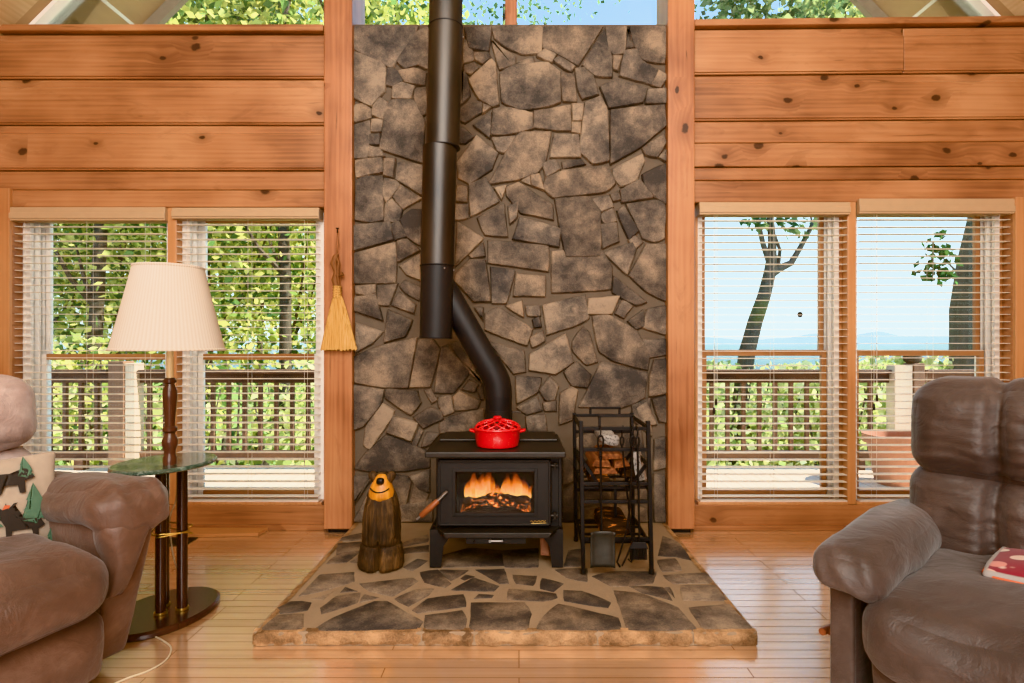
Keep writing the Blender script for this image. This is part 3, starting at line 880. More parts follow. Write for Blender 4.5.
def blind(px0, px1, vx0, vx1, vy0, vy1, tassel, label, cords, group=None):
    YBL = 3.765
    x0, x1 = X(px0, YBL), X(px1, YBL); z1 = Z(vy1, YBL)+.01; z0 = Z(502.5, YBL)
    root = thing('window_blind', ((x0+x1)/2, YBL, z0), label, 'blind')
    v = MB(); yv = YW-.012
    v.box(X(vx0, yv), X(vx1, yv), yv, YBL+.03, Z(vy1, yv), Z(vy0, yv), .004, rnd=.5)
    v.box(X(vx0, yv), X(vx1, yv), yv-.006, yv+.004, Z(vy1, yv)+.012, Z(vy1, yv)+.05, .003, rnd=.6)
    v.build('valance', M['valance'], root)
    s_ = MB(); n = int((z1-z0-.03)/.0478); rr = random.Random(px0)
    for k in range(n):
        z = z0+.045+k*(z1-z0-.05)/n; tl = math.radians(1.5+rr.uniform(-1, 1)); dz = .0255*math.sin(tl); dy = .0255*math.cos(tl); sg = rr.uniform(-.0015, .0015)
        s_.hexa([(x0, YBL-dy, z-dz-.0016), (x1, YBL-dy, z-dz-.0016+sg), (x1, YBL+dy, z+dz-.0016+sg), (x0, YBL+dy, z+dz-.0016),
                 (x0, YBL-dy, z-dz+.0016), (x1, YBL-dy, z-dz+.0016+sg), (x1, YBL+dy, z+dz+.0016+sg), (x0, YBL+dy, z+dz+.0016)])
    s_.build('slats', M['slat'], root)
    MB().box(x0, x1, YBL-.026, YBL+.026, z0, z0+.02, .003).build('bottom_rail', M['slat'], root)
    l = MB()
    for c in cords:
        xx = X(c, YBL)
        for yy in (YBL-.028, YBL+.028): l.tube([(xx, yy, z0+.01), (xx, yy, z1)], .0011, 4)
    l.build('ladder_cord', M['slat'], root)
    for i, (tx, ty) in enumerate(tassel):
        yt = YBL-.036
        c = MB(); c.tube([(X(tx, yt), yt, Z(ty-3, yt)), (X(tx, yt), yt, z1)], .0013, 4)
        co_ = c.build('pull_cord', M['slat'], root)
        MB().lathe([(.003, .03), (.007, .022), (.008, 0), (.0075, -.012), (.004, -.014)], (X(tx, yt), yt, Z(ty, yt)), 10).build('tassel', M['black_plastic'], co_, 60)
    return root
blind(14, 165, 9, 165, 207, 220.5, (), 'ivory slatted blind over the leftmost window, behind the lamp', (28, 90, 148))
blind(177, 319.5, 171.5, 319, 207.5, 218.5, (), 'ivory slatted blind on the window nearest the hanging whisk broom', (190, 250, 306))
blind(699.5, 846, 699.5, 850.5, 202, 214.5, ((716, 403), (714, 412)), 'ivory slatted blind on the window with the slim tree, cord tassels at its left', (716, 772, 832))
blind(858, 1009, 859.5, 1015, 198.5, 213.5, ((877, 399), (874, 408)), 'ivory slatted blind on the rightmost window above the grey-brown recliner', (874, 930, 996))

# ------------------------------------------------------------------ clerestory windows, roof overhang
YC = 3.86
def clerestory(n, x0, x1, z0, label, frame=.05):
    root = thing('window_%d' % n, ((x0+x1)/2, YC, z0), label, None); root['kind'] = 'structure'
    top = lambda x: ceil_z(x)-.005
    f = MB()
    def quad(pts, mb=f, ya=3.80, yb=3.93): mb.prism(pts, lambda u, v, d: (u, d, v), ya, yb)
    if frame: 
        for xa, xb in ((x0, x0+frame), (x1-frame, x1)):
            if (xa == x0 and top(x0) > z0+.2 and 5 in FR.get(n, ())) or (xa != x0 and 6 in FR.get(n, ())): quad([(xa, z0), (xb, z0), (xb, top(xb)), (xa, top(xa))])
    quad([(x0, z0), (x1, z0), (x1, z0+.012), (x0, z0+.012)])
    w_ = .035
    if x0 < 0 < x1: pass
    quad([(x0, top(x0)-w_), (x1, top(x1)-w_), (x1, top(x1)), (x0, top(x0))])
    f.build('frame', M['white_trim'], root)
    g_ = MB(); g_.prism([(x0, z0), (x1, z0), (x1, top(x1)), (x0, top(x0))], lambda u, v, d: (u, d, v), YC-.003, YC+.003)
    g_.build('pane', M['glass'], root)
FR = {5: (), 6: (5,), 7: (6,), 8: ()}
zs = Z(26.5, YC)
xm0, xm1 = X(505.5, YC), X(517, YC)
clerestory(5, -3.34, X(325, YW), Z(27, YW), 'sloping clerestory pane at the upper left, forest and roof edge beyond')
clerestory(6, X(354, YC), xm0, SZ1, 'clerestory pane over the stone wall, left half behind the stove pipe')
clerestory(7, xm1, X(667, YC), SZ1, 'clerestory pane over the stone wall, right half with blue sky')
clerestory(8, X(693, YW), 3.34, zt(22, 697)-.02, 'sloping clerestory pane at the upper right, roof edge beyond')
b = MB(); b.box(xm0, xm1, 3.74, YB, SZ1-.01, 6.5, .005, rnd=.5); struct(b.build('trim_11', M['pine_z']), 'pine mullion between the clerestory panes over the stone')
b = MB(); b.box(SX0-.002, SX1+.002, YS+.02, YB, SZ1, SZ1+.012, .003, rnd=.5); struct(b.build('trim_12', M['pine_x']), 'pine sill on top of the stone wall')
# roof beyond the glass
ro = MB(); rl = MB(); rb = MB()
for s in (-1, 1):
    def P(x, y, dz): return (s*x, y, 6.62-x+dz)
    y0, y1 = YW+.02, 4.42
    for y00, y11, z0, z1, t in ((y0, y1, .0, .16, ro), (y1, y1+.05, -.12, .2, rb)):
        t.add([P(0, y00, z0), P(4.6, y00, z0), P(4.6, y11, z0), P(0, y11, z0), P(0, y00, z1), P(4.6, y00, z1), P(4.6, y11, z1), P(0, y11, z1)],
              [(0, 1, 2, 3), (4, 5, 6, 7), (0, 1, 5, 4), (1, 2, 6, 5), (2, 3, 7, 6), (3, 0, 4, 7)])
    for k in range(16):
        x = .15+k*.28
        rl.add([P(x, YB, -.006), P(x+.014, YB, -.006), P(x+.014, y1, -.006), P(x, y1, -.006), P(x, YB, .004), P(x+.014, YB, .004), P(x+.014, y1, .004), P(x, y1, .004)],
               [(0, 1, 2, 3), (4, 5, 6, 7), (0, 1, 5, 4), (1, 2, 6, 5), (2, 3, 7, 6), (3, 0, 4, 7)])
oh = struct(ro.build('roof_overhang', M['soffit']), 'brown roof overhang seen through the clerestory glass')
rl.build('soffit_seams', M['white_trim'], oh); rb.build('bargeboard', M['barge'], oh)
# ------------------------------------------------------------------ outside: deck, rails, trees, hills
struct(MB().box(-8, 8, YB+.035, 5.80, -.12, -.03).build('deck_floor', M['deck']), 'weathered grey deck boards outside the windows')
YR = 5.68
def railing(x0, x1, label):
    root = thing('deck_railing', ((x0+x1)/2, YR, -.03), label, 'railing', group=None)
    b = MB(); b.box(x0, x1, YR-.075, YR+.075, .925, .965, .006); b.box(x0, x1, YR-.03, YR+.03, .835, .925, .004); b.build('top_rail', M['rail'], root)
    MB().box(x0, x1, YR-.03, YR+.03, .07, .16, .004).build('bottom_rail', M['rail'], root)
    n = int((x1-x0)/.158); first = None
    for k in range(n):
        x = x0+.08+k*.158
        if first is None:
            first = MB().box(x-.019, x+.019, YR-.019, YR+.019, .155, .84, .003).build('baluster', M['baluster'], root); fx_ = x
        else:
            o = first.copy(); COL.objects.link(o); o.location = (x-fx_, 0, 0)
    for s in (x0+.3, (x0+x1)/2, x1-.3): pass
    MB().box(x0+.25, x0+.34, YR-.05, YR+.04, -.03, .08).build('foot_block', M['rail'], root)
    MB().box(x1-.34, x1-.25, YR-.05, YR+.04, -.03, .08).build('foot_block', M['rail'], root)
railing(-7.6, -4.06, 'dark stained deck railing left of the rail post, seen past the lamp')
railing(-3.76, -.1, 'dark stained deck railing between the rail post and the stone wall, beyond the left windows')
railing(.1, 3.67, 'dark stained deck railing in front of the slim forked tree, beyond the right windows')
railing(4.02, 7.6, 'dark stained deck railing at the right end beyond the rail post, above the recliner')
def rail_post(x0, x1, xt0, xt1, label, top=1.05):
    root = thing('rail_post', ((x0+xt1)/2, YR, -.03), label, 'post')
    MB().box(x0, x1, YR-.10, YR+.06, -.03, top, .006).build('dark_timber', M['baluster'], root)
    MB().box(xt0, xt1, YR-.09, YR+.05, -.03, top-.02, .006).build('pale_lit_side', M['post_lit_tan'], root)  # lighter colour stands in for the sunlit side of the post
    return root
rail_post(X(115, YR), X(130.5, YR), X(131, YR), X(141, YR), 'dark deck rail post with its sunlit right side coloured pale, left of the lamp')
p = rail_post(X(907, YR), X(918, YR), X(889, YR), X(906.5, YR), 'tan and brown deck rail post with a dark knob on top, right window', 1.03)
MB().lathe([(.05, 0), (.075, .02), (.085, .06), (.06, .11), (.03, .125), (0, .128)], (X(911, YR), YR-.02, 1.03), 16).build('knob_cap', M['bark_dark'], p, 60)
# terracotta pot on the deck
pt = thing('terracotta_planter', (X(899, 5.1), 5.1, -.03), 'empty terracotta planter on the deck beside the tan rail post', 'planter')
q = 5.1; zt0 = Z(434, q); 
MB().lathe([(0, 0), (.19, 0), (.25, zt0-.05), (.285, zt0-.05), (.29, zt0+.03), (.265, zt0+.03), (.25, zt0-.04), (.18, .05), (0, .05)], (X(899, q), q, -.03), 32).build('pot', M['terracotta'], pt, 40)
MB().box(X(905, q), X(913, q), q-.282, q-.272, zt0-.16, zt0-.09).build('paper_tag', M['white_trim'], pt)

import numpy as np
RNG = np.random.default_rng(5)
def leaf_cards(pts, size, name, mat, parent=None, flat=.5):
    "one pointed leaf per point: 4 verts, folded"
    n = len(pts); pts = np.asarray(pts); s = size*RNG.uniform(.55, 1.25, (n, 1))
    a = RNG.normal(size=(n, 3)); a /= np.linalg.norm(a, axis=1, keepdims=True)
    b_ = RNG.normal(size=(n, 3)); b_ -= a*(a*b_).sum(1, keepdims=True); b_ /= np.linalg.norm(b_, axis=1, keepdims=True)
    v = np.stack([pts-a*s*.5, pts+b_*s*.32-a*s*.05, pts+a*s*.5, pts-b_*s*.32-a*s*.05], 1).reshape(-1, 3)
    me = bpy.data.meshes.new(name); me.vertices.add(4*n); me.vertices.foreach_set('co', v.ravel())
    me.loops.add(4*n); me.loops.foreach_set('vertex_index', np.arange(4*n)); me.polygons.add(n)
    me.polygons.foreach_set('loop_start', np.arange(0, 4*n, 4)); me.polygons.foreach_set('loop_total', np.full(n, 4)); me.update(calc_edges=True); me.validate()
    if parent is not None: me.transform(wmat(parent).inverted())
    o = bpy.data.objects.new(name, me); COL.objects.link(o); me.materials.append(mat)
    if parent is not None: o.parent = parent
    return o
def blob(n, c, r, clumps=14):
    "leaf points in clumps spread over an ellipsoid"
    c = np.array(c); r = np.array(r); cc = RNG.normal(size=(clumps, 3)); cc /= np.linalg.norm(cc, axis=1, keepdims=True); cc *= RNG.uniform(.35, 1, (clumps, 1))**.6
    k = RNG.integers(0, clumps, n); d = RNG.normal(size=(n, 3))*.22
    return c+(cc[k]+d)*r
GZ = -4.5
def tree(x, y, ztop, zc, r, n, size, mat, label, group, trunk=.12, lean=0, barkm='bark_dark', nb=5):
    root = thing('leafy_tree', (x, y, GZ), label, 'tree', group=group)
    t = MB(); pts = [(x+lean*(k/6)+.08*math.sin(k*2.1+x), y, GZ+(ztop-GZ)*k/6) for k in range(7)]
    t.tube(pts, [trunk*(1.15-.13*k) for k in range(7)], 9)
    for k in range(nb):
        p0 = Vector(pts[3+k % 3]); a = random.uniform(0, 2*PI); t.tube([p0, p0+Vector((math.cos(a)*r[0]*.4, math.sin(a)*r[1]*.4, r[2]*.18)), p0+Vector((math.cos(a)*r[0]*.75, math.sin(a)*r[1]*.75, r[2]*.45))], [trunk*.4, trunk*.28, trunk*.1], 6)
    t.build('trunk', M[barkm], root, 60)
    leaf_cards(blob(n, (x+lean*.6, y, zc), r, 26), size, 'foliage', M[mat], root)
    return root
def shrub(x, y, z0, z1, r, n, size, mat, label, group):
    root = thing('shrub', (x, y, z0), label, 'shrub', group=group)
    t = MB()
    for k in range(5): a = k*1.3; t.tube([(x, y, z0), (x+math.cos(a)*r*.3, y+math.sin(a)*r*.3, (z0+z1)/2), (x+math.cos(a)*r*.7, y+math.sin(a)*r*.6, z1-.2)], [.035, .025, .008], 6)
    t.build('stem', M['bark_dark'], root, 60)
    lp_ = blob(n, (x, y, (z0+z1)/2), (r, r, (z1-z0)/2), 22); lp_[:, 2] = np.where(lp_[:, 2] > z1, z1-(lp_[:, 2]-z1)*.6, lp_[:, 2])
    leaf_cards(lp_, size, 'foliage', M[mat], root)
gf = 'forest trees beyond the left windows'
lf = 'tall leafy green tree in the woods beyond the left windows'
for (px, Y, zc, rr, n) in ((25, 9.5, 4.2, 2.1, 4200), (120, 10.5, 5.0, 2.0, 4200), (205, 9.2, 4.6, 1.7, 4200), (285, 10.2, 4.4, 1.8, 4200), (345, 9.6, 5.6, 1.6, 3000), (70, 13, 5.6, 2.8, 4200), (170, 14, 5.8, 2.8, 4200), (260, 13.2, 5.6, 2.8, 4200), (-50, 12, 5, 2.6, 3600), (330, 14.5, 6.0, 2.4, 3200), (-120, 10, 4, 2.2, 3000), (30, 17, 6, 3.4, 4000), (130, 18, 6.5, 3.4, 4000), (225, 17.5, 6, 3.4, 4000), (310, 18.5, 6.5, 3.4, 4000)):
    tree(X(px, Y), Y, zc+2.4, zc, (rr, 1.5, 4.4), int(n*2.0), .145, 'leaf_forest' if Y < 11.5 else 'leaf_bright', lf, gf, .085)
tree(X(88, 8.3), 8.3, 8, 6.2, (1.1, .8, 2.2), 900, .2, 'leaf_forest', 'thick straight dark trunk left of the lamp shade, in the woods outside', None, .12, .25)
tree(X(280, 8.6), 8.6, 9, 6.8, (1.0, .8, 2.2), 800, .2, 'leaf_forest', 'straight dark trunk seen through the window beside the whisk broom', None, .11, .1)
gs = 'shrubs behind the left deck railing'
for px, Y in ((40, 7.6), (105, 7.9), (170, 7.5), (235, 7.8), (300, 7.5), (350, 8.2), (-30, 8)):
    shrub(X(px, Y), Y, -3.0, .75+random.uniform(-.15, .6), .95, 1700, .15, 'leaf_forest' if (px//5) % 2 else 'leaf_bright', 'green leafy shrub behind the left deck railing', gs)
gs = 'sunny shrubs behind the right deck railing'
for px, Y, zt2 in ((640, 8.2, .8), (705, 8.4, .80), (765, 8.8, .74), (825, 8.3, .8), (880, 8.6, .88), (940, 8.4, .9), (1005, 8.2, .85), (1070, 8.4, .9), (740, 10.5, .72), (850, 10.8, .70), (930, 10.5, .74), (1010, 10.5, .8), (590, 9.5, .6)):
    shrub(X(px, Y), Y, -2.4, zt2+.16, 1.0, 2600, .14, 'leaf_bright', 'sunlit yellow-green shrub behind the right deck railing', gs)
# slim forked tree
YT = 8.6
tr = thing('slim_tree', (X(738, YT), YT, GZ), 'slim forked tree with bare limbs against the sky, beyond the right windows', 'tree')
T = lambda l: [W(a, c, YT) for a, c in l]
t = MB()
t.tube([Vector((X(736, YT), YT, GZ))]+T([(737, 560), (739, 470), (741, 400), (747, 352), (755, 322), (764, 296), (770, 272), (772, 255)]), [.17, .15, .13, .125, .12, .11, .098, .09, .075], 12)
t.tube(T([(772, 262), (772, 240), (770, 215), (768, 160), (772, 90), (765, 10)]), [.075, .062, .055, .045, .03, .015], 8)
t.tube(T([(771, 274), (780, 268), (791, 263), (800, 248), (812, 226), (826, 200), (835, 120), (838, 30)]), [.07, .06, .05, .042, .035, .028, .02, .01], 8)
t.tube(T([(769, 262), (763, 244), (758, 222), (752, 180), (742, 90)]), [.045, .04, .034, .024, .01], 7)
t.tube(T([(778, 268), (780, 250), (775, 236), (766, 226)]), [.03, .026, .022, .012], 6)
t.tube(T([(806, 236), (812, 222), (808, 205)]), [.02, .016, .008], 6)
t.build('trunk', M['bark'], tr, 60)
pts = np.concatenate([blob(90, W(790, 222, YT), (.75, .4, .22), 12), blob(1600, W(780, 10, YT), (1.1, 1.0, 1.1), 30), blob(500, W(745, 15, YT), (.7, .8, .7), 14)])
leaf_cards(pts, .15, 'foliage', M['leaf_pale'], tr)
# big trunk with ivy, far right
YT2 = 8.0
tb = thing('large_tree', (X(978, YT2), YT2, GZ), 'thick grey tree trunk with a spray of green leaves, rightmost window', 'tree')
t = MB()
t.tube([Vector((X(975, YT2), YT2, GZ))]+[W(a, c, YT2) for a, c in ((975, 470), (976, 365), (977, 310), (982, 262), (990, 215), (998, 120), (1006, 0))], [.40, .34, .31, .32, .29, .25, .21, .15], 16)
t.tube([W(970, 285, YT2), W(955, 270, YT2), W(940, 255, YT2)], [.02, .015, .006], 6)
t.build('trunk', M['bark'], tb, 60)
leaf_cards(np.concatenate([blob(900, W(1000, 10, YT2), (1.8, 1.2, 1.4), 30)]), .17, 'foliage', M['leaf_pale'], tb)
iv = []
for px, py, k in ((940, 235, 7), (931, 243, 5), (936, 255, 9), (948, 250, 6), (932, 270, 8), (945, 272, 9), (954, 262, 6), (938, 279, 5), (925, 271, 4), (951, 278, 5)):
    c = W(px, py, YT2-.35); iv += [c+Vector((random.gauss(0, .055), random.gauss(0, .06), random.gauss(0, .045))) for _ in range(k*2)]
leaf_cards(np.array([tuple(p) for p in iv]), .13, 'ivy_leaves', M['leaf_ivy'], tb)
# trees filling the clerestory views
tree(X(398, 11), 11, 8.2, 7.4, (1.0, 1.0, 1.9), 2600, .17, 'leaf_forest', 'leafy tree top seen over the stone wall, left of the stove pipe', None, .12)
tree(X(505, 12), 12, 8.4, 8.0, (2.0, 1.2, 1.5), 1100, .13, 'leaf_pale', 'thin pale tree top seen over the stone wall, right of the stove pipe', None, .07)
tree(X(858, 9.5), 9.8, 8.0, 6.9, (.75, .9, 1.1), 2400, .15, 'leaf_bright', 'bright yellow-green tree top at the upper right clerestory pane', None, .04, nb=0)
# hanging dark speck seen in front of the sky
df = MB()
df.lathe([(0, -.022), (.014, -.016), (.02, 0), (.016, .014), (0, .02)], W(800, 314.5, 3.868), 9, sy=.35)
tag(df.build('dead_leaf', M['bark_dark'], None, 60), 'small dark leaf-like speck on the glass right of the slim tree', 'leaf')
# hills on the horizon
def hills(prof, Y, mat, label, name):
    b = MB(); vs = []; fs = []
    for i, (px, py) in enumerate(prof): vs += [W(px, py, Y), W(px, 372, Y), Vector((X(px, Y), Y+Y*.35, Z(350, Y)))]
    for i in range(len(prof)-1): a, c = 3*i, 3*i+3; fs += [(a, a+1, c+1, c), (a+2, a, c, c+2)]
    b.add(vs, fs); struct(b.build(name, mat, None, 180), label)
def interp(pr, st=6):
    out = []
    for (a, b_), (c, d) in zip(pr[:-1], pr[1:]):
        k = max(1, int((c-a)/st))
        for i in range(k): t = i/k; s_ = t*t*(3-2*t); out.append((a+(c-a)*t, b_+(d-b_)*s_+random.uniform(-.25, .25)))
    return out+[pr[-1]]
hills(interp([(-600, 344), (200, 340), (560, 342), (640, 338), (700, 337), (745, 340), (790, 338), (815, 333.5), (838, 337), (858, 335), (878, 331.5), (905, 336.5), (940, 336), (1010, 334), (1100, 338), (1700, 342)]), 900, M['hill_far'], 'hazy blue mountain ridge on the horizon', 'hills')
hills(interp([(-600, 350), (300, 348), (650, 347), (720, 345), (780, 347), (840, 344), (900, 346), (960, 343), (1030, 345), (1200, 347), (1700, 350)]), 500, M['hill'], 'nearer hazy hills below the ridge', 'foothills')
b = MB(); b.add([(-60, 5.9, -3.2), (60, 5.9, -3.2), (200, 60, -9), (-200, 60, -9), (700, 480, -24), (-700, 480, -24)], [(0, 1, 2, 3), (3, 2, 4, 5)])
struct(b.build('ground', M['ground']), 'green hillside below the deck')
# ------------------------------------------------------------------ wood stove
ZH = .06
SX, SXe = X(430, 2.94), X(563, 2.94)          # outer sides of the legs
xc = (SX+SXe)/2
stove = thing('wood_stove', (xc, 3.2, ZH), 'black cast-iron wood stove with a fire behind its glass door, on the hearth', 'stove')
bx0, bx1, by0, by1, bz0, bz1 = X(436, 2.97), X(562, 2.97), 2.97, 3.46, .255, .625
b = MB()   # open-fronted firebox shell
b.box(bx0, bx0+.02, by0, by1, bz0, bz1, .004); b.box(bx1-.02, bx1, by0, by1, bz0, bz1, .004)
b.box(bx0+.02, bx1-.02, by1-.02, by1, bz0, bz1); b.box(bx0+.02, bx1-.02, by0, by1, bz0, bz0+.02); b.box(bx0+.02, bx1-.02, by0, by1, bz1-.02, bz1)
b.box(bx0+.02, bx0+.04, by0, by0+.02, bz0+.02, bz1-.02); b.box(bx1-.055, bx1-.02, by0, by0+.02, bz0+.02, bz1-.02)
b.build('firebox_body', M['iron'], stove)
b = MB(); b.box(bx0+.021, bx0+.06, by0+.03, by1-.02, bz0+.021, bz1-.021); b.box(bx1-.06, bx1-.021, by0+.03, by1-.02, bz0+.021, bz1-.021); b.box(bx0+.06, bx1-.06, by1-.05, by1-.02, bz0+.021, bz1-.021); b.box(bx0+.06, bx1-.06, by0+.03, by1-.05, bz0+.021, bz0+.035)
b.build('firebrick_lining', M['firebox'], stove)
# top
tx0, tx1, ty0, ty1, tz = X(424.5, 2.88), X(566, 2.88), 2.88, 3.47, .664
b = MB(); b.box(tx0, tx1, ty0, ty1, .634, tz, .006); b.box(tx0+.03, tx1-.03, ty0+.05, ty1-.02, .622, .636); b.build('top_plate', M['iron_top'], stove)
b = MB(); b.box(tx0+.03, tx1-.02, 3.19, ty1, tz-.001, .680, .006); b.build('raised_cook_plate', M['iron_top'], stove)
# door
dY = 2.945
dx0, dx1, dz0, dz1 = X(438.5, dY), X(550.5, dY), Z(524.5, dY), Z(459, dY)
gx0, gx1, gz0, gz1 = X(455, dY), X(535, dY), Z(513, dY), Z(470, dY)
door = MB(); yA, yB_ = dY-.02, by0-.001
for (a, c, e_, f_) in ((dx0, gx0, dz0, dz1), (gx1, dx1, dz0, dz1), (gx0, gx1, dz0, gz0), (gx0, gx1, gz1, dz1)): door.box(a, c, yA, yB_, e_, f_)
fr = .012
for (a, c, e_, f_) in ((gx0-fr, gx0+.006, gz0-fr, gz1+fr), (gx1-.006, gx1+fr, gz0-fr, gz1+fr), (gx0, gx1, gz0-fr, gz0+.006), (gx0, gx1, gz1-.006, gz1+fr)): door.box(a, c, yA-.005, yA+.01, e_, f_, .002)
for (a, c, e_, f_) in ((dx0, dx1, dz0, dz0+.012), (dx0, dx1, dz1-.012, dz1), (dx0, dx0+.012, dz0, dz1), (dx1-.012, dx1, dz0, dz1)): door.box(a, c, yA-.006, yA+.006, e_, f_, .003)
do = door.build('door', M['iron'], stove)
MB().box(gx0+.002, gx1-.002, yA+.008, yA+.012, gz0+.002, gz1-.002).build('glass_pane', M['stove_glass'], do)
# illegible gold script badge
bd = MB(); pts = []
for k in range(40):
    u = k/39; pts.append((X(530.5+15*u, yA), yA-.0065, Z(521.3-.8*u, yA)+.0045*math.sin(u*26)*(1-.5*u)))
bd.tube(pts, .0013, 5); bd.tube([(X(531, yA), yA-.0065, Z(523.2, yA)), (X(546, yA), yA-.0065, Z(522.6, yA))], .0010, 5)
bd.build('gold_badge', M['gold'], do)
for zz in (465, 515):
    hb = MB(); z = Z(zz, dY); hb.tube([(dx1-.005, yA+.01, z), (dx1+.035, yA+.01, z)], .008, 10); hb.tube([(dx1+.022, yA+.01, z-.016), (dx1+.022, yA+.01, z+.016)], .010, 10); hb.build('hinge', M['iron_top'], do, 50)
hd = MB(); yh = yA-.02
hd.tube([W(447, 491.5, yh), W(437.5, 501, yh)], .0085, 10); hd.tube([W(441, 497, yh), W(446, 492, yh)+Vector((0, .045, 0))], .008, 8)
hd.tube([W(421, 516, yh), W(416.5, 519.5, yh)], .006, 8)
ho = hd.build('door_handle', M['steel'], do, 50)
MB().tube([W(438.2, 500.3, yh), W(437, 501.5, yh), W(429, 508.7, yh), W(421.5, 515.5, yh), W(420.5, 516.3, yh)], [.010, .0145, .0165, .015, .010], 14).build('wooden_grip', M['grip'], ho, 50)
# ash lip, draft slide, legs
ay = 2.86
b = MB(); za, zb = .235, .262
b.hexa([(X(445, ay), ay, za), (X(549, ay), ay, za), (X(561, 2.96), 2.99, za), (X(433, 2.96), 2.99, za), (X(443, ay), ay, zb), (X(552, ay), ay, zb), (X(563, 2.96), 2.99, zb), (X(431, 2.96), 2.99, zb)], .003)
b.build('ash_lip', M['iron_top'], stove)
b = MB(); b.box(X(466, 2.87), X(526, 2.87), 2.872, 2.892, .202, .234, .002); so = b.build('draft_slide', M['iron'], stove)
b = MB(); b.tube([(X(489, 2.85), 2.856, .222), (X(503, 2.85), 2.856, .222)], .006, 8); b.tube([(X(490, 2.85), 2.874, .222), (X(490, 2.85), 2.85, .222)], .007, 8); b.tube([(X(502, 2.85), 2.874, .222), (X(502, 2.85), 2.85, .222)], .004, 8)
b.build('slide_knob', M['steel'], so, 50)
MB().lathe([(0, 0), (.006, 0), (.006, .006), (0, .006)], (X(474, 2.87), 2.87, .215), 8).build('bolt', M['black'], so)
b = MB(); b.box(bx0+.03, bx1-.03, 2.99, 3.44, .225, .2555); b.build('bottom_plate', M['iron'], stove)
def leg(x, y, sx, sy):
    b = MB(); h = .255
    wt, wb_, th = .115, .058, .016
    o_ = Vector((x, y, ZH+.0015))
    fr_ = [(0, 0), (sx*wb_, 0), (sx*wb_*1.05, h*.45-.0), (sx*wt, h-.075), (sx*wt, h-.06), (0, h-.06)]
    z1 = .2555-ZH
    fr_ = [(0, 0), (sx*wb_, 0), (sx*(wb_+.012), z1*.55), (sx*wt, z1*.88), (sx*wt, z1), (0, z1)]
    b.prism(fr_, lambda u, v, d: o_+Vector((u, d, v)), 0, sy*th)
    sd = [(0, 0), (sy*wb_, 0), (sy*(wb_+.012), z1*.55), (sy*wt, z1*.88), (sy*wt, z1), (0, z1)]
    b.prism(sd, lambda u, v, d: o_+Vector((d, u+sy*.001, v)), 0, sx*th)
    b.build('leg', M['iron'], stove)
leg(SX, 2.93, 1, 1); leg(SXe, 2.93, -1, 1); leg(SX+.01, 3.455, 1, -1); leg(SXe-.01, 3.455, -1, -1)
b = MB(); b.box(SX+.002, SX+.016, 2.95, 3.44, .2, .255); b.box(SXe-.016, SXe-.002, 2.95, 3.44, .2, .255); b.build('leg_rail', M['iron'], stove)

# fire: embers, logs, flames
fy = 3.17
eb = MB(); ex0, ex1 = X(461, fy), X(531, fy); vs = []; fs = []; nx, ny = 34, 16
for i in range(nx+1):
    for j in range(ny+1):
        u, v = i/nx, j/ny; x = ex0+(ex1-ex0)*u; y = fy-.14+.27*v
        vs.append((x, y, .291+.10*(math.sin(PI*u)**.6*math.sin(PI*min(1, .12+v*.88))**.5)+.026*noise.noise(Vector((x*30, y*30, 1)))*math.sin(PI*u)))
for i in range(nx):
    for j in range(ny): a = i*(ny+1)+j; fs.append((a, a+ny+1, a+ny+2, a+1))
eb.add(vs, fs)
g = G('charred_embers'); o_ = g.obj(); n1 = g.noise(o_, 45, 4, .7); zz = g.sep(o_)[2]
hot = g.math('MULTIPLY', g.mr(n1, .52, .68), g.mr(g.sep(o_)[2], .05, .10, .12, 1.0))
m, bs = g.pbr(g.mix(n1, (.015, .012, .01), (.10, .07, .05)), .95, 0, .1, g.bump(n1, .8, .02), emis=g.ramp(hot, [(0, (0, 0, 0)), (.5, (.9, .16, .02)), (1, (1, .55, .1))]), estr=2.2)
M['ember'] = m
tag(eb.build('ember_bed', M['ember'], None, 180), 'bed of glowing embers and char inside the stove', 'embers', None, 'stuff')
g = G('charred_log'); o_ = g.obj(); n1 = g.noise(g.vmath('MULTIPLY', o_, (4, 18, 18)), 2.2, 5, .7)
M['char'] = g.pbr(g.ramp(n1, [(.3, (.008, .006, .005)), (.55, (.05, .028, .018)), (.8, (.22, .12, .07))]), .95, 0, .1, g.bump(n1, .9, .02), emis=g.ramp(n1, [(.60, (0, 0, 0)), (.70, (1, .25, .03))]), estr=1.2)[0]
for (a, c, r, lab) in (((464, 503, fy-.09), (512, 499, fy-.06), .030, 'charred log at the front left of the stove fire'), ((492, 498, fy-.04), (529, 501, fy-.10), .028, 'charred log at the front right of the stove fire'), ((468, 493, fy+.04), (527, 494, fy+.06), .032, 'charred log at the back of the stove fire, under the flames')):
    p0, p1 = W(*a), W(*c); k = MB(); n_ = 10
    k.tube([p0.lerp(p1, i/n_)+Vector((0, 0, .006*math.sin(i*1.7))) for i in range(n_+1)], [r*(.9+.12*math.sin(i*2.3)) for i in range(n_+1)], 12)
    root = k.build('burning_log', M['char'], None, 50); tag(root, lab, 'log', None)
g = G('flame'); o_ = g.obj(); x, y, z = g.sep(o_)
zf = g.attr('tone')
nz = g.noise(g.comb(g.math('MULTIPLY', x, 34), g.math('MULTIPLY', y, 34), g.math('MULTIPLY', z, 12)), 1, 3, .6, .6)
k_ = g.math('SUBTRACT', g.math('ADD', zf, g.math('MULTIPLY', nz, .7)), .35)
em = g.n('Emission'); g.put(em.inputs[0], g.ramp(k_, [(.05, (1, .62, .18)), (.35, (1, .42, .07)), (.75, (1, .16, .015)), (1, (.5, .04, .0))])); g.put(em.inputs[1], g.mr(k_, 0, 1, 2.6, 1.0))
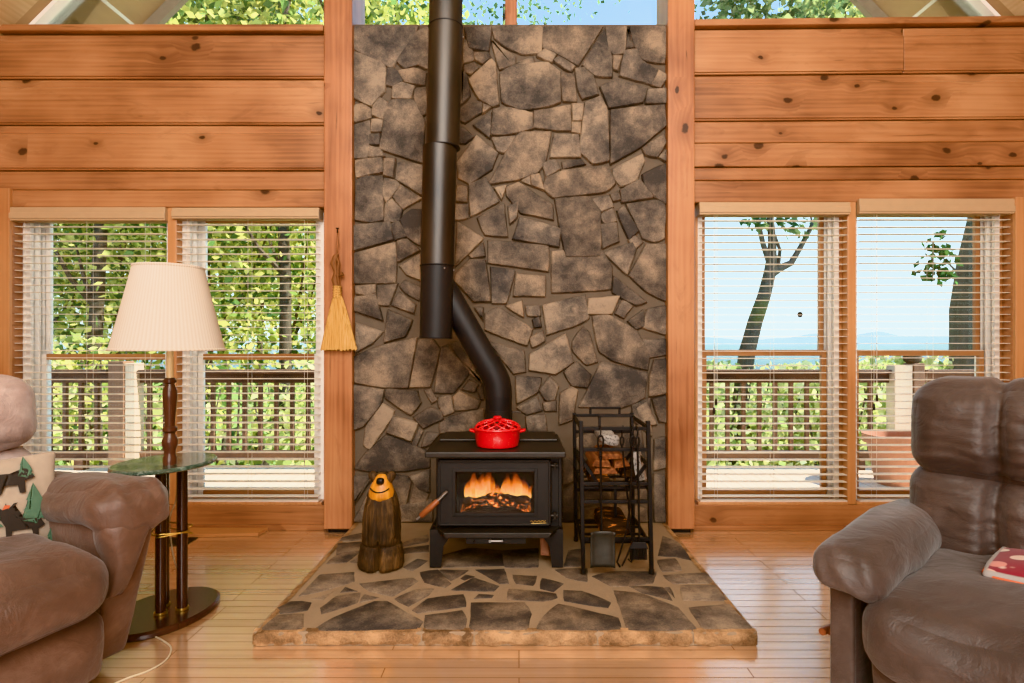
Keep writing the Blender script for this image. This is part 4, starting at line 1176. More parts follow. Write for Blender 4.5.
tr = g.n('BsdfTransparent'); mx = g.n('MixShader'); g.put(mx.inputs[0], g.mr(k_, .30, .95, .55, .03))
g.t.links.new(tr.outputs[0], mx.inputs[1]); g.t.links.new(em.outputs[0], mx.inputs[2]); M['flame'] = g.done(mx.outputs[0])
fl = MB(); rr = random.Random(3)
def tongue(px, py0, py1, wpx, yy, lean):
    base, top = W(px, py0, yy), W(px, py1, yy); hgt = top.z-base.z; n_, m_ = 14, 12; w_ = wpx*yy/F/2
    ph = rr.uniform(0, 6)
    for i in range(n_):
        vs = []
        for ii in (i, i+1):
            t = ii/n_; r = w_*((t+.06)**.35)*(1-t)**.8*1.5+.0004
            cx_ = base.x+lean*t*t+.25*w_*math.sin(5.5*t+ph)*t
            for k in range(m_): q = 2*PI*k/m_; vs.append((cx_+r*math.cos(q), yy+.5*r*math.sin(q), base.z+hgt*t))
        fl.add(vs, [(k, (k+1) % m_, m_+(k+1) % m_, m_+k) for k in range(m_)], tone=(i+.5)/n_)
for px, a, c, wd in ((468, 498, 479, 8), (474, 499, 471, 10), (480, 499, 473, 11), (485, 499, 469, 12), (490, 499, 475, 11), (496, 499, 482, 8), (505, 499, 472, 10), (510, 499, 476, 12), (517, 499, 470, 12), (523, 499, 478, 10), (528, 499, 485, 7), (478, 498, 485, 16), (514, 498, 484, 17), (489, 498, 484, 14)):
    tongue(px, a, c, wd*1.15, fy+rr.uniform(-.05, .05), rr.uniform(-.012, .02))
tag(fl.build('flames', M['flame'], None, 180), 'orange and yellow flames behind the glass of the stove', 'fire', None, 'stuff')
0 and lamp('fire_glow', 'POINT', (X(495, fy), fy-.02, .48), (0, 0, 0), 2.2, (1, .45, .12), shadow_soft_size=.06)

# brick under the stove
bk = MB(); bk.hexa([W(540.5, 570, 2.99)*1, W(550, 570.5, 2.99), W(550.5, 566, 3.15), W(542, 566, 3.15), W(539.5, 546, 3.03), W(545.5, 543.5, 3.03), W(546, 541, 3.2), W(540, 541, 3.2)], .004)
mnz = min(v.z for v in bk.v); bk.v = [v+Vector((0, 0, .062-mnz)) for v in bk.v]
g = G('old_red_brick'); n1 = g.noise(g.obj(), 40, 4)
M['brick'] = g.pbr(g.mix(n1, (.20, .085, .05), (.36, .19, .13)), .9, normal=g.bump(n1, .5, .01))[0]
tag(bk.build('brick', M['brick']), 'old reddish brick leaning inside the right front leg of the stove', 'brick')

# stove pipe
YPp = 3.285; YPv = 3.215
pipe = thing('stove_pipe', (X(498.5, YPp), YPp, .68), 'black stove pipe rising from the stove, slanting into a wide vertical flue', 'stove pipe')
def seg(name, a, c, r0, r1, mat, ring=None):
    p0, p1 = W(*a, YPv), W(*c, YPv); m_ = MB(); m_.tube([p0, p1], [r0*YPv/YPp, r1*YPv/YPp], 40)
    o = m_.build(name, mat, pipe, 50)
    return o
kp = YPp/F
seg('upper_flue_section', (450.5, -520), (445.7, 28), 16.2*kp, 16.6*kp, M['pipe'])
seg('middle_flue_section', (445.9, 27), (442.6, 148.5), 16.9*kp, 16.6*kp, M['pipe'])
seg('lower_flue_section', (439.9, 148), (437.4, 266), 16.9*kp, 16.4*kp, M['pipe'])
seg('tee_section', (437.3, 266), (436.0, 338.5), 16.2*kp, 16.2*kp, M['pipe_matte'])
rg = MB()
def ring(px, py, r, dy=0):
    c = W(px, py, YPv); r *= YPv/YPp; rg.tube([c+Vector((r*math.cos(2*PI*k/40), r*math.sin(2*PI*k/40), .012*math.cos(2*PI*k/40)*0)) for k in range(40)], .0035, 6, closed=True)
for a_ in ((445.8, 28, 16.9*kp), (442.6, 148, 16.9*kp), (437.3, 266, 16.9*kp), (436, 337, 16.2*kp)):
    rg = MB(); ring(*a_); rg.build('joint_band', M['pipe_matte'], pipe, 60)
scw = MB()
for px, py in ((463.2, 37), (453.7, 270), (444.5, 268)): 
    c = W(px, py, YPv-.02 if px > 450 else YPv-.1); scw.lathe([(0, -.004), (.004, -.004), (.004, .004), (0, .004)], c, 8)
scw.build('screw', M['steel'], pipe)
r6 = 12.9*kp
sl = MB(); sl.tube([W(442, 284.6, YPp), W(490.5, 369, YPp)], r6, 32); sl.build('slanted_section', M['pipe_matte'], pipe, 50)
el = MB(); el.tube([W(489.0, 366.4, YPp), W(494, 375, YPp), W(497, 382, YPp), W(498.2, 389, YPp), W(498.6, 398, YPp)], r6*1.05, 32); el.tube([W(498.6, 396, YPp), W(498.6, 400, YPp), W(498.6, 422, YPp)], [r6*1.06, r6*1.02, r6*1.02], 32)
el.build('elbow', M['pipe_matte'], pipe, 50); el = MB(); el.tube([W(487.2, 363.2, YPp), W(489.6, 367.4, YPp)], r6*1.085, 32); el.build('elbow_band', M['pipe_matte'], pipe, 50)
el = MB(); c = W(498.6, 424, YPp); el.tube([W(498.6, 410, YPp), Vector((c.x, c.y, .681))], [r6*1.07]*2, 32); el.build('collar', M['iron'], pipe, 50)
# damper spring on the pipe's right
dm = MB(); pts = [W(512+9*u, 412+.8*math.sin(u*60), YPp-.02) for u in [k/40 for k in range(41)]]; dm.tube(pts, .0022, 5); dm.build('damper_handle', M['steel'], pipe)

# red enamel steamer
pc = Vector((X(497.5, 3.05), 3.05, tz)); pot = thing('steamer_pot', pc, 'speckled red enamel steamer pot with a lattice lid, on top of the wood stove', 'pot')
R = 22.8*3.05/F; hb_ = .093
MB().lathe([(0, .001), (R*.80, .001), (R*.90, .006), (R*.96, .03), (R, hb_-.004), (R*1.03, hb_), (R*.97, hb_), (R*.92, .03), (0, .02)], pc, 48).build('pot_body', M['red'], pot, 40)
hdl = MB()
for s in (-1, 1): hdl.tube([pc+Vector((s*R*.97, -.028, hb_-.012)), pc+Vector((s*(R+.020), -.022, hb_-.006)), pc+Vector((s*(R+.024), 0, hb_-.004)), pc+Vector((s*(R+.020), .022, hb_-.006)), pc+Vector((s*R*.97, .028, hb_-.012))], .007, 8)
hdl.build('side_handle', M['red'], pot, 60)
lid = MB(); hl = .046
dome = lambda a, t: pc+Vector((R*.99*math.cos(a)*math.cos(t*PI/2), R*.99*math.sin(a)*math.cos(t*PI/2), hb_+.004+hl*math.sin(t*PI/2)))
lid.tube([dome(2*PI*k/40, 0) for k in range(40)], .007, 8, closed=True)
for k in range(12):
    for s in (-1, 1): lid.tube([dome(2*PI*k/12+s*t*1.05, t*.86) for t in [i/9 for i in range(10)]], .0046, 6)
lid.lathe([(R*.42, hb_+.006+hl*.86), (R*.36, hb_+hl*.96), (0, hb_+hl*1.02)], pc, 24)
lo = lid.build('lattice_lid', M['red'], pot, 60)
b = MB(); b.lathe([(.008, hb_+hl), (.008, hb_+hl+.008), (.022, hb_+hl+.011), (.023, hb_+hl+.018), (.017, hb_+hl+.023), (0, hb_+hl+.024)], pc, 20); b.build('lid_knob', M['red'], lo, 50)
MB().lathe([(0, hb_-.02), (R*.94, hb_-.02)], pc, 32).build('dark_water', M['black_plastic'], pot)

# ------------------------------------------------------------------ carved bear
bc = Vector((X(381, 2.95), 2.95, ZH+.002)); bear = thing('carved_bear', bc, 'chainsaw-carved wooden bear figurine with yellow muzzle, on the hearth left of the stove', 'figurine')
g = G('charred_carved_wood'); o_ = g.obj(); x, y, z = g.sep(o_)
n1 = g.noise(g.comb(g.math('MULTIPLY', x, 60), g.math('MULTIPLY', y, 60), g.math('MULTIPLY', z, 7)), 1, 4, .65, .5); n2 = g.noise(o_, 7, 3)
M['bearwood'] = g.pbr(g.ramp(g.math('ADD', g.math('MULTIPLY', n1, .6), g.math('MULTIPLY', n2, .45)), [(.34, (.010, .008, .007)), (.52, (.050, .030, .018)), (.72, (.20, .11, .05))]), .6, 0, .4, g.bump(n1, 1.0, .012))[0]
HB = .40
def brad(t, a):
    # a=-pi/2 faces the camera
    pr = [(0, .098), (.04, .106), (.15, .104), (.26, .094), (.33, .099), (.5, .098), (.7, .092), (.86, .082), (.95, .068), (1, .058)]
    for (t0, r0), (t1, r1) in zip(pr[:-1], pr[1:]):
        if t <= t1: r = r0+(r1-r0)*(t-t0)/(t1-t0); break
    fr_ = max(0, -math.sin(a))
    if t < .36: r += .016*fr_*math.cos(2.0*(a+PI/2))**2*abs(math.sin(2*(a+PI/2)))*(1-t/.36)+.012*abs(math.sin(a+PI/2))*(t < .3)
    r -= .030*math.exp(-((a+PI/2)/.13)**2)*max(0, min(1, (.42-t)/.18))
    r -= .010*math.exp(-((a+PI/2-.05*math.sin(t*9))/.07)**2)*(t < .92)
    r -= .009*math.exp(-((t-.30)/.025)**2)*fr_
    arm = math.exp(-((abs(a+PI/2)-.75-.25*(1-t))/.16)**2)*(.4 < t < .82); r += .008*arm
    return r
b = MB(); vs = []; fs = []; nz_, na = 60, 64
for i in range(nz_+1):
    for k in range(na):
        t = i/nz_; a = -PI+2*PI*k/na; r = brad(t, a)+.004*noise.noise(Vector((math.cos(a)*5, math.sin(a)*5, t*9)))
        vs.append(bc+Vector((r*math.cos(a)+.006*t, r*math.sin(a)*.9, HB*t)))
for i in range(nz_):
    for k in range(na): fs.append((i*na+k, i*na+(k+1) % na, (i+1)*na+(k+1) % na, (i+1)*na+k))
fs.append(tuple(range(na-1, -1, -1))); fs.append(tuple(nz_*na+k for k in range(na)))
b.add(vs, fs); b.build('body', M['bearwood'], bear, 70)
g = G('yellow_carved_wood'); n1 = g.noise(g.vmath('MULTIPLY', g.obj(), (30, 30, 8)), 1.5, 4)
M['bearface'] = g.pbr(g.ramp(n1, [(.3, (.42, .15, .02)), (.6, (.68, .30, .045)), (.85, (.80, .44, .10))]), .45, normal=g.bump(n1, .4, .006), coat=.2)[0]
mz = bc+Vector((.006, -.012, 0))
b = MB(); b.lathe([(.050, .348), (.062, .352), (.066, .37), (.064, .395), (.055, .42), (.042, .445), (.030, .465), (.018, .476), (0, .479)], mz, 32, sy=.92); b.build('muzzle', M['bearface'], bear, 60)
def onface(px, py): return Vector((X(px, 2.88), 0, Z(py, 2.88)))
b = MB(); pts = []
for k in range(15):
    u = -1+2*k/14; a = -PI/2+u*.85; zz = .398+.016*u*u; r = .066*(1-max(0, zz-.395)*2.2); pts.append(mz+Vector((r*math.cos(a), r*math.sin(a)*.92-.001, zz)))
b.tube(pts, .0034, 6); b.build('mouth_line', M['black'], bear, 60)
b = MB(); soft_box(b, (.040, .034, .036), .016, n=6, fn=lambda q: q+mz+Vector((.004, -.046, .452))); b.build('nose', M['black'], bear, 180)
for s in (-1, 1):
    b = MB(); soft_box(b, (.044, .04, .062), .02, n=7, fn=lambda q: Matrix.Rotation(s*.5, 3, 'Y') @ q+mz+Vector((s*.044+.002, .004, .462))); b.build('ear', M['bearwood'], bear, 180)
b = MB(); soft_box(b, (.085, .05, .06), .028, n=7, fn=lambda q: q+mz+Vector((.004, .022, .452))); b.build('head_top', M['bearwood'], bear, 180)

# ------------------------------------------------------------------ firewood rack and tools
fyk, ryk = 2.85, 3.33
rx0, rx1 = X(583.2, fyk), X(651.5, fyk)
rack = thing('firewood_rack', ((rx0+rx1)/2, (fyk+ryk)/2, ZH), 'black metal firewood and tool rack on the hearth right of the stove', 'rack')
tw = .020
posts = {}
for (nm, x, y, zt_, dx) in (('fl', rx0, fyk, .825, -.012), ('fr', rx1, fyk, .825, -.018), ('rl', rx0+.012, ryk, .81, -.01), ('rr', rx1+.005, ryk, .81, -.01)):
    p0, p1 = Vector((x, y, ZH+.012)), Vector((x+dx, y, zt_)); posts[nm] = (p0, p1)
    po = MB().bar(p0, p1, tw, tw, .002, (0, 1, 0)).build('post', M['black'], rack)
    MB().lathe([(.014, -.010), (.014, .012), (.011, .014)], p0, 12).build('foot_cap', M['black_plastic'], po)
def at(nm, z): p0, p1 = posts[nm]; return p0.lerp(p1, (z-p0.z)/(p1.z-p0.z))
for fa, fb, zs_ in (('fl', 'fr', [Z(y, fyk) for y in (428.5, 449.5, 483.5, 501.5, 539)]), ('rl', 'rr', (.795, .70, .47, .36, .17)), ('fl', 'rl', (.79, .60, .48, .20)), ('fr', 'rr', (.79, .60, .48, .20))):
    for z in zs_: MB().bar(at(fa, z), at(fb, z), .014, .018, .0015).build('rail', M['black'], rack)
for y, za, pxs in ((fyk, Z(428, fyk), (599.5, 632)), (ryk, .795, (590.5, 619.5))):
    xa, xb = X(pxs[0], y), X(pxs[1], y); h = Z(416 if y == fyk else 408, y)
    b = MB(); b.bar((xa, y, za), (xa, y, h), .013, .013, .001, (0, 1, 0)); b.bar((xb, y, za), (xb, y, h), .013, .013, .001, (0, 1, 0)); b.bar((xa-.0065, y, h), (xb+.0065, y, h), .013, .013, .001); b.build('lift_handle', M['black'], rack)
# cradle bars inside (V) and middle shelf bars
for k in range(4):
    y = fyk+.06+k*(ryk-fyk-.12)/3
    MB().bar((rx0+.01, y, .60), (rx0+.10, y, .475), .012, .016).build('cradle_bar', M['black'], rack)
    MB().bar((rx1-.01, y, .60), (rx1-.10, y, .475), .012, .016).build('cradle_bar', M['black'], rack)
    MB().bar((rx0, y, .478), (rx1, y, .478), .012, .012).build('shelf_bar', M['black'], rack)
    MB().bar((rx0, y, .20), (rx1, y, .20), .012, .012).build('shelf_bar', M['black'], rack)
MB().bar((X(617, 3.0), 3.05, .20), (X(617, 3.0), 3.05, .478), .014, .014, 0, (0, 1, 0)).build('centre_post', M['black'], rack)
# things stored in the rack
g = G('split_firewood'); n1 = g.noise(g.vmath('MULTIPLY', g.obj(), (60, 4, 60)), 1, 4)
M['firewood'] = g.pbr(g.ramp(n1, [(.3, (.10, .035, .018)), (.55, (.27, .10, .045)), (.8, (.50, .26, .12))]), .85, normal=g.bump(n1, .5, .008))[0]
def stick(pxa, pya, w_, h_, y0, y1, lab, mat='firewood', rot=0):
    b = MB(); c = W(pxa, pya, y0); b.hexa([(-w_/2, y0, -h_/2), (w_/2, y0, -h_/2*.7), (w_/2*.9, y1, -h_/2*.8), (-w_/2, y1, -h_/2), (-w_/2*.8, y0, h_/2*.9), (w_/2*.7, y0, h_/2), (w_/2*.8, y1, h_/2), (-w_/2*.7, y1, h_/2*.8)], .004)
    R_ = Matrix.Rotation(rot, 4, 'Y'); b.v = [R_ @ Vector((v.x, 0, v.z))+Vector((c.x, v.y, c.z)) for v in b.v]
    return tag(b.build('kindling_stick', M[mat]), lab, 'firewood')
stick(602, 464, .10, .04, 2.93, 3.26, 'reddish split kindling at the left of the rack, behind the shovel handle', rot=.12)
stick(622, 464.5, .085, .038, 2.93, 3.28, 'reddish split kindling at the right of the rack, behind the tongs', rot=-.1)
stick(611, 457, .12, .03, 2.96, 3.25, 'flat kindling topmost on the pile in the rack', rot=.02)
stick(606, 471.5, .13, .034, 2.94, 3.27, 'tan edged kindling in the middle of the rack pile', rot=.03)
stick(600, 478.5, .11, .045, 2.95, 3.26, 'dark kindling lowest left in the rack', 'char', -.05)
stick(629, 474, .075, .04, 2.95, 3.26, 'dark kindling low right in the rack', 'char', .1)
g = G('newsprint'); n1 = g.noise(g.obj(), 90, 4); n2 = g.noise(g.obj(), 9, 2)
M['news'] = g.pbr(g.mix(g.mr(n1, .5, .62), (.42, .40, .38), (.14, .135, .13)), .8, normal=g.bump(n2, .3, .02))[0]
b = MB(); soft_box(b, (.10, .30, .05), .02, n=10, fn=lambda q: Matrix.Rotation(.15, 3, 'Y') @ q+Vector((X(610, 3.0), 3.13, .705))+Vector((0, 0, .012*noise.noise(q*22))))
tag(b.build('crumpled_newspaper', M['news'], None, 50), 'crumpled grey newspaper lying on the kindling in the rack', 'newspaper')
b = MB(); b.hexa([W(636, 482, 2.96), W(645, 480, 2.96), W(647, 479, 3.24), W(640, 480, 3.24), W(632, 452, 2.96), W(638, 449, 2.96), W(640, 448, 3.24), W(634, 450, 3.24)], .003)
tag(b.build('folded_newspaper', M['news']), 'folded newspaper standing at the right side of the rack', 'newspaper')
b = MB()
soft_box(b, (.16, .3, .08), .03, n=8, fn=lambda q: q+Vector(((rx0+rx1)/2+.01, 3.10, .252))+Vector((0, 0, .012*noise.noise(q*14))))
tag(b.build('split_log', M['char'], None, 50), 'dark split log lying on the lowest shelf of the rack', 'firewood')

# shovel
yt = fyk-.030; zr = Z(428.5, fyk)
sh = thing('fireplace_shovel', W(600, 568, yt), 'black fireplace shovel with a grey pan hanging at the front left of the rack', 'shovel')
def loopm(mb, px, py0, py1, wd, y):
    c = (W(px, py0, y)+W(px, py1, y))/2; hh = (Z(py0, y)-Z(py1, y))/2
    mb.tube([c+Vector((wd*math.sin(q)*(1-.35*math.cos(q+PI)), 0, hh*math.cos(q))) for q in [2*PI*k/22 for k in range(22)]], .0048, 7, closed=True)
b = MB(); loopm(b, 600.6, 435.5, 452, .013, yt)
tw_ = [W(600.6+1.0*math.cos(k*1.3), 452+.45*k, yt)+Vector((0, .003*math.sin(k*1.3), 0)) for k in range(16)]
b.tube(tw_, .006, 7); b.tube([W(600.6, 458, yt), W(601, 495, yt), W(601.5, 531, yt)], .0062, 9); ho = b.build('handle', M['black'], sh, 60)
b = MB(); yp = yt-.004
nn = 10; vs = []; fs = []
ol = [(590, 532), (614.5, 531), (615.5, 568), (590.5, 568)]
for i in range(nn+1):
    for j in range(nn+1):
        u, v = i/nn, j/nn; xx = (590+.3*v)+(24.5+.8*v-.3*v)*u; yy = 530.5+37.5*v; e_ = .022*(abs(2*u-1)**4)*(1-.5*v)+.022*(1-v)**6
        vs.append(W(xx, yy, yp-.006*v)+Vector((0, -e_+.012, 0)))
for i in range(nn):
    for j in range(nn): a = i*(nn+1)+j; fs.append((a, a+1, a+nn+2, a+nn+1))
b.add(vs, fs); po = b.build('pan', M['shovel'], sh, 60); sm = po.modifiers.new('thick', 'SOLIDIFY'); sm.thickness = .003
# hook piece on rail for each tool
def hook(px, root, y=yt):
    b = MB(); b.tube([W(px, 437, y)+Vector((0, .004, 0)), W(px, 432, y)+Vector((0, -.004, 0)), W(px, 428, y)+Vector((0, .004, 0)), Vector((X(px, y), fyk, zr+.012))], .004, 6); b.build('hook', M['black'], root, 60)
hook(600.6, sh)
# tongs
tg = thing('fireplace_tongs', W(625, 566, yt), 'black fireplace tongs hanging from the rack, between shovel and brush', 'tongs')
b = MB(); loopm(b, 632.6, 436, 447, .0105, yt-.012); hook(632.6, tg, yt-.012)
b.tube([W(632.6, 447, yt-.012), W(631.5, 470, yt-.012), W(630, 506, yt-.012)], .0055, 8)
b.tube([W(630, 506, yt-.012), W(626.5, 530, yt-.012), W(620, 553, yt-.012), W(617, 562, yt-.012), W(620, 567, yt-.012)], .0048, 7); b.tube([W(630, 506, yt-.012), W(628, 525, yt-.012), W(633, 540, yt-.012), W(627, 556, yt-.012), W(622, 566, yt-.012)], .0048, 7)
b.build('arms', M['black'], tg, 60)
# brush
br = thing('fireplace_brush', W(638, 560, yt), 'black fireplace brush with square bristle head, hanging at the front right of the rack', 'brush')
b = MB(); yb_ = yt+.002; loopm(b, 637.5, 437, 447, .008, yb_); hook(637.5, br, yb_); b.tube([W(637.5, 447, yb_), W(638.5, 490, yb_), W(639.5, 543, yb_)], .0055, 8); b.build('handle', M['black'], br, 60)
b = MB(); b.hexa([W(629, 549, yb_-.02), W(648, 549, yb_-.02), W(648, 549, yb_+.016), W(629, 549, yb_+.016), W(631, 542, yb_-.014), W(646, 542, yb_-.014), W(646, 542, yb_+.010), W(631, 542, yb_+.010)], .002); b.build('brush_head', M['black'], br)
b = MB()
for k in range(90):
    x = random.uniform(630, 647); p0 = W(x, 548.5, yb_+random.uniform(-.018, .014)); p1 = p0+Vector((random.uniform(-.003, .003), random.uniform(-.003, .003), -.055)); b.tube([p0, p1], .0022, 4)
b.build('bristles', M['black_plastic'], br)
# poker behind them
pk = thing('fireplace_poker', W(634, 560, yt), 'thin black fireplace poker hanging behind the tongs on the rack', 'poker')
b = MB(); yq = fyk+.028; loopm(b, 622, 437, 446, .008, yq); b.tube([W(622, 446, yq), W(628, 500, yq), W(634, 556, yq), W(631, 562, yq), W(628, 559, yq)], .005, 7); b.tube([W(622, 437, yq), W(622, 428, yq)+Vector((0, .0, 0)), Vector((X(622, yq), fyk, zr+.012))], .004, 6); b.build('shaft', M['black'], pk, 60)
# ------------------------------------------------------------------ whisk broom on the post
yw = YP-.028
bm_ = thing('whisk_broom', W(338, 350, yw), 'straw whisk broom with a driftwood handle, hanging on the left pine post', 'broom')
b = MB(); poly = [(333.5, 297), (341.5, 297), (345, 309), (357, 349.5), (340, 350.8), (320.5, 349.5), (331, 309)]
nu, nv = 26, 14; vs = []; fs = []
for side in (0, 1):
    for j in range(nv+1):
        v = j/nv; yy = 296+54*v; half = 4.2+14.2*v**.85; cx_ = 337.6+1.2*v
        for i in range(nu+1):
            u = -1+2*i/nu; th = .016*(1-abs(u)**3)*(1+.25*v)+.002; rag = (random.uniform(-1.4, 1.2) if j == nv else 0)
            c = W(cx_+half*u, yy+rag, yw); vs.append(c+Vector((0, (-th if side == 0 else th)+.002*math.sin(i*2.6+v*2), 0)))
n1_ = (nu+1)*(nv+1)
for j in range(nv):
    for i in range(nu): a = j*(nu+1)+i; fs.append((a, a+1, a+nu+2, a+nu+1)); fs.append((n1_+a, n1_+a+nu+1, n1_+a+nu+2, n1_+a+1))
for i in range(nu): a = nv*(nu+1)+i; fs.append((a, a+1, n1_+a+1, n1_+a)); fs.append((i+1, i, n1_+i, n1_+i+1))
for j in range(nv): a = j*(nu+1); fs.append((a, a+nu+1, n1_+a+nu+1, n1_+a)); a += nu; fs.append((a+nu+1, a, n1_+a, n1_+a+nu+1))
b.add(vs, fs); b.build('straw_head', M['straw'], bm_, 60)
b = MB(); b.tube([W(337.3, 298, yw), W(337.0, 286, yw)], [.026, .022], 14)
for k in range(5): b.tube([W(337.2, 287+k*2.6, yw)+Vector((.026*math.cos(q), .026*math.sin(q), .004*math.sin(2*q+k))) for q in [2*PI*i/16 for i in range(16)]], .0028, 5, closed=True)
b.build('binding', M['straw'], bm_, 60)
b = MB(); b.tube([W(337, 288, yw), W(334.5, 280, yw), W(336.5, 272, yw), W(333.5, 264, yw), W(335.5, 257, yw), W(337.5, 254, yw)], [.016, .020, .016, .021, .017, .009], 10)
b.tube([W(336, 276, yw-.01), W(340, 275, yw-.012), W(343, 274, yw-.014)], [.010, .009, .014], 8); b.tube([W(339, 285, yw-.006), W(337.5, 276, yw-.016), W(338.5, 262, yw-.014), W(336.5, 257, yw-.008)], [.007, .008, .008, .006], 8)
b.build('driftwood_handle', M['driftwood'], bm_, 60)
b = MB(); b.tube([W(337, 255, yw), W(338.8, 245, yw), W(337.4, 232, yw+.012), W(336.0, 245, yw), W(336.4, 255, yw)], .0022, 6); b.build('hanging_loop', M['driftwood'], bm_, 60)
hk = MB(); hk.tube([W(337.4, 229, YP)+Vector((0, -.001, 0)), W(337.4, 230, YP-.02), W(337.4, 232.5, YP-.026), W(337.4, 230.5, YP-.033)], .004, 7); hk.lathe([(0, 0), (.010, 0), (.010, .003), (0, .003)], W(337.4, 228.5, YP-.003), 10)
tag(hk.build('wall_hook', M['black'], None, 60), 'small dark hook holding the whisk broom on the left post', 'hook')

# ------------------------------------------------------------------ loose board and floor register
b = MB()
pts = [onz(188, 528.5, .001), onz(271, 528.5, .001), onz(258, 536, .001), onz(188, 537.5, .001)]
b.hexa([pts[3], pts[2], pts[1], pts[0]]+[p+Vector((0, 0, .018)) for p in (pts[3], pts[2], pts[1], pts[0])], .002, rnd=.9)
tag(b.build('loose_board', M['pine_trim_x']), 'loose pine board lying on the floor under the left windows', 'board')
ra, rb_ = onz(160, 546, 0), onz(198, 538, 0)
rg_ = thing('floor_register', ((ra.x+rb_.x)/2, (ra.y+rb_.y)/2, 0), 'dark metal floor vent in front of the loose board, behind the side table', 'vent')
x0, x1, y0, y1 = ra.x-.02, rb_.x, ra.y, rb_.y
b = MB(); b.box(x0, x1, y0, y0+.012, .0005, .006, .001); b.box(x0, x1, y1-.012, y1, .0005, .006, .001); b.box(x0, x0+.012, y0, y1, .0005, .006, .001); b.box(x1-.012, x1, y0, y1, .0005, .006, .001); b.build('frame', M['black'], rg_)
b = MB()
for k in range(14): x = x0+.016+(x1-x0-.03)*k/13; b.box(x-.003, x+.003, y0+.010, y1-.010, .0005, .005)
for k in range(4): y = y0+.02+(y1-y0-.04)*k/3; b.box(x0+.01, x1-.01, y-.002, y+.002, .0005, .0045)
b.build('grille', M['black'], rg_)
MB().box(x0+.006, x1-.006, y0+.006, y1-.006, .0003, .001).build('vent_shade', M['dark_gap'], rg_)  # flat dark sheet paints the shade below the grille

# ------------------------------------------------------------------ oval side table
tcx, tcy, th_ = -1.585, 2.54, .70
tb_ = thing('side_table', (tcx, tcy, 0), 'oval green marble side table on three dark columns, beside the left recliner', 'table')
rot = math.radians(72)
MB().lathe([(0, .680), (.96, .680), (1, .685), (1, .694), (.97, th_), (0, th_)], (-1.535, 2.475, 0), 56, sx=.215, sy=.182, rot=rot).build('marble_top', M['marble'], tb_, 30)
MB().lathe([(0, .0005), (.98, .0005), (1, .006), (1, .022), (.95, .030), (0, .030)], (tcx, tcy, 0), 56, sx=.25, sy=.195, rot=rot).build('oval_base', M['dark_wood'], tb_, 30)
for px, py in ((155.5, 617), (163.8, 605.5), (182.2, 609)):
    c = onz(px, py, .03)
    if px == 155.5: c += Vector((.004, .03, 0))
    co_ = MB().lathe([(0, .03), (.022, .03), (.022, .680), (0, .680)], (c.x, c.y, 0), 20).build('column', M['dark_wood'], tb_, 40)
    b = MB()
    for z in (.031, .668):
        b = MB(); b.lathe([(.022, z), (.026, z), (.027, z+.005), (.026, z+.010), (.022, z+.010)], (c.x, c.y, 0), 24); b.build('brass_ring', M['gold'], co_, 40)
# ------------------------------------------------------------------ lamp
lc = Vector((X(170, 2.41), 2.41, th_)); lampo = thing('table_lamp', lc, 'turned dark wood lamp with a pleated cream shade, standing on the marble side table', 'lamp')
prof = [(0, 464.5), (6.2, 464.5), (6.2, 457), (5, 455), (5.2, 450), (7, 445), (7.2, 440), (5.2, 436), (4.4, 433), (6.6, 431), (6.6, 428), (4.6, 426), (4.6, 421), (5.6, 408), (6.6, 398), (6.4, 391), (4.6, 386), (4, 384), (5.8, 382.5), (5.8, 380), (4.4, 378.5), (4.2, 378), (0, 378)]
kk = 2.41/F
MB().lathe([(r*kk, Z(py, 2.41)+.001-th_) for r, py in prof], lc, 28).build('turned_column', M['turned_wood'], lampo, 40)
MB().lathe([(0, Z(378, 2.41)-th_), (3.2*kk, Z(378, 2.41)-th_), (3.2*kk, Z(346, 2.41)-th_), (0, Z(346, 2.41)-th_)], lc, 20).build('candle_sleeve', M['cream'], lampo, 40)
zb_, zt_ = Z(350.5, 2.41)-th_, Z(267, 2.41)-th_
rb2, rt2 = 50*kk, 30.5*kk
shp = MB(); n = 168; vs = []; fs = []
sc_ = lc+Vector((X(169, 2.41)-lc.x, 0, 0))
for (z, r) in ((zb_, rb2), (zb_+(zt_-zb_)*.33, rb2+(rt2-rb2)*.345), (zb_+(zt_-zb_)*.66, rb2+(rt2-rb2)*.675), (zt_, rt2)):
    for k in range(n): a = 2*PI*k/n; rr_ = r+(.0022 if k % 2 else -.0022); vs.append(sc_+Vector((rr_*math.cos(a), rr_*math.sin(a), z)))
for i in range(3):
    for k in range(n): fs.append((i*n+k, i*n+(k+1) % n, (i+1)*n+(k+1) % n, (i+1)*n+k))
shp.add(vs, fs); so = shp.build('lamp_shade', M['shade'], lampo, 180)
b = MB()
for z, r in ((zb_+.004, rb2+.001), (zt_-.003, rt2+.001)):
    b = MB(); b.tube([sc_+Vector((r*math.cos(2*PI*k/64), r*math.sin(2*PI*k/64), z)) for k in range(64)], .0055, 8, closed=True); b.build('rim_tape', M['shade'], so, 60)
b = MB(); b.lathe([(0, zb_+.0), (.015, zb_+.0), (.018, zb_+.06), (0, zb_+.065)], lc, 16)
for a in (0, 2*PI/3, 4*PI/3): b.tube([lc+Vector((.012*math.cos(a), .012*math.sin(a), zt_-.04)), sc_+Vector((rt2*math.cos(a), rt2*math.sin(a), zt_-.006))], .002, 5)
b.tube([lc+Vector((0, 0, zb_+.05)), lc+Vector((0, 0, zt_-.035))], .004, 6); b.build('socket_and_spider', M['gold'], lampo, 60)
bu = MB(); bu.lathe([(0, zb_+.06), (.014, zb_+.065), (.016, zb_+.085), (.03, zb_+.12), (.031, zb_+.14), (.02, zb_+.16), (0, zb_+.165)], lc+Vector((.05, 0, 0)), 16); bu.build('bulb', M['white_trim'], lampo, 60)
b = MB()
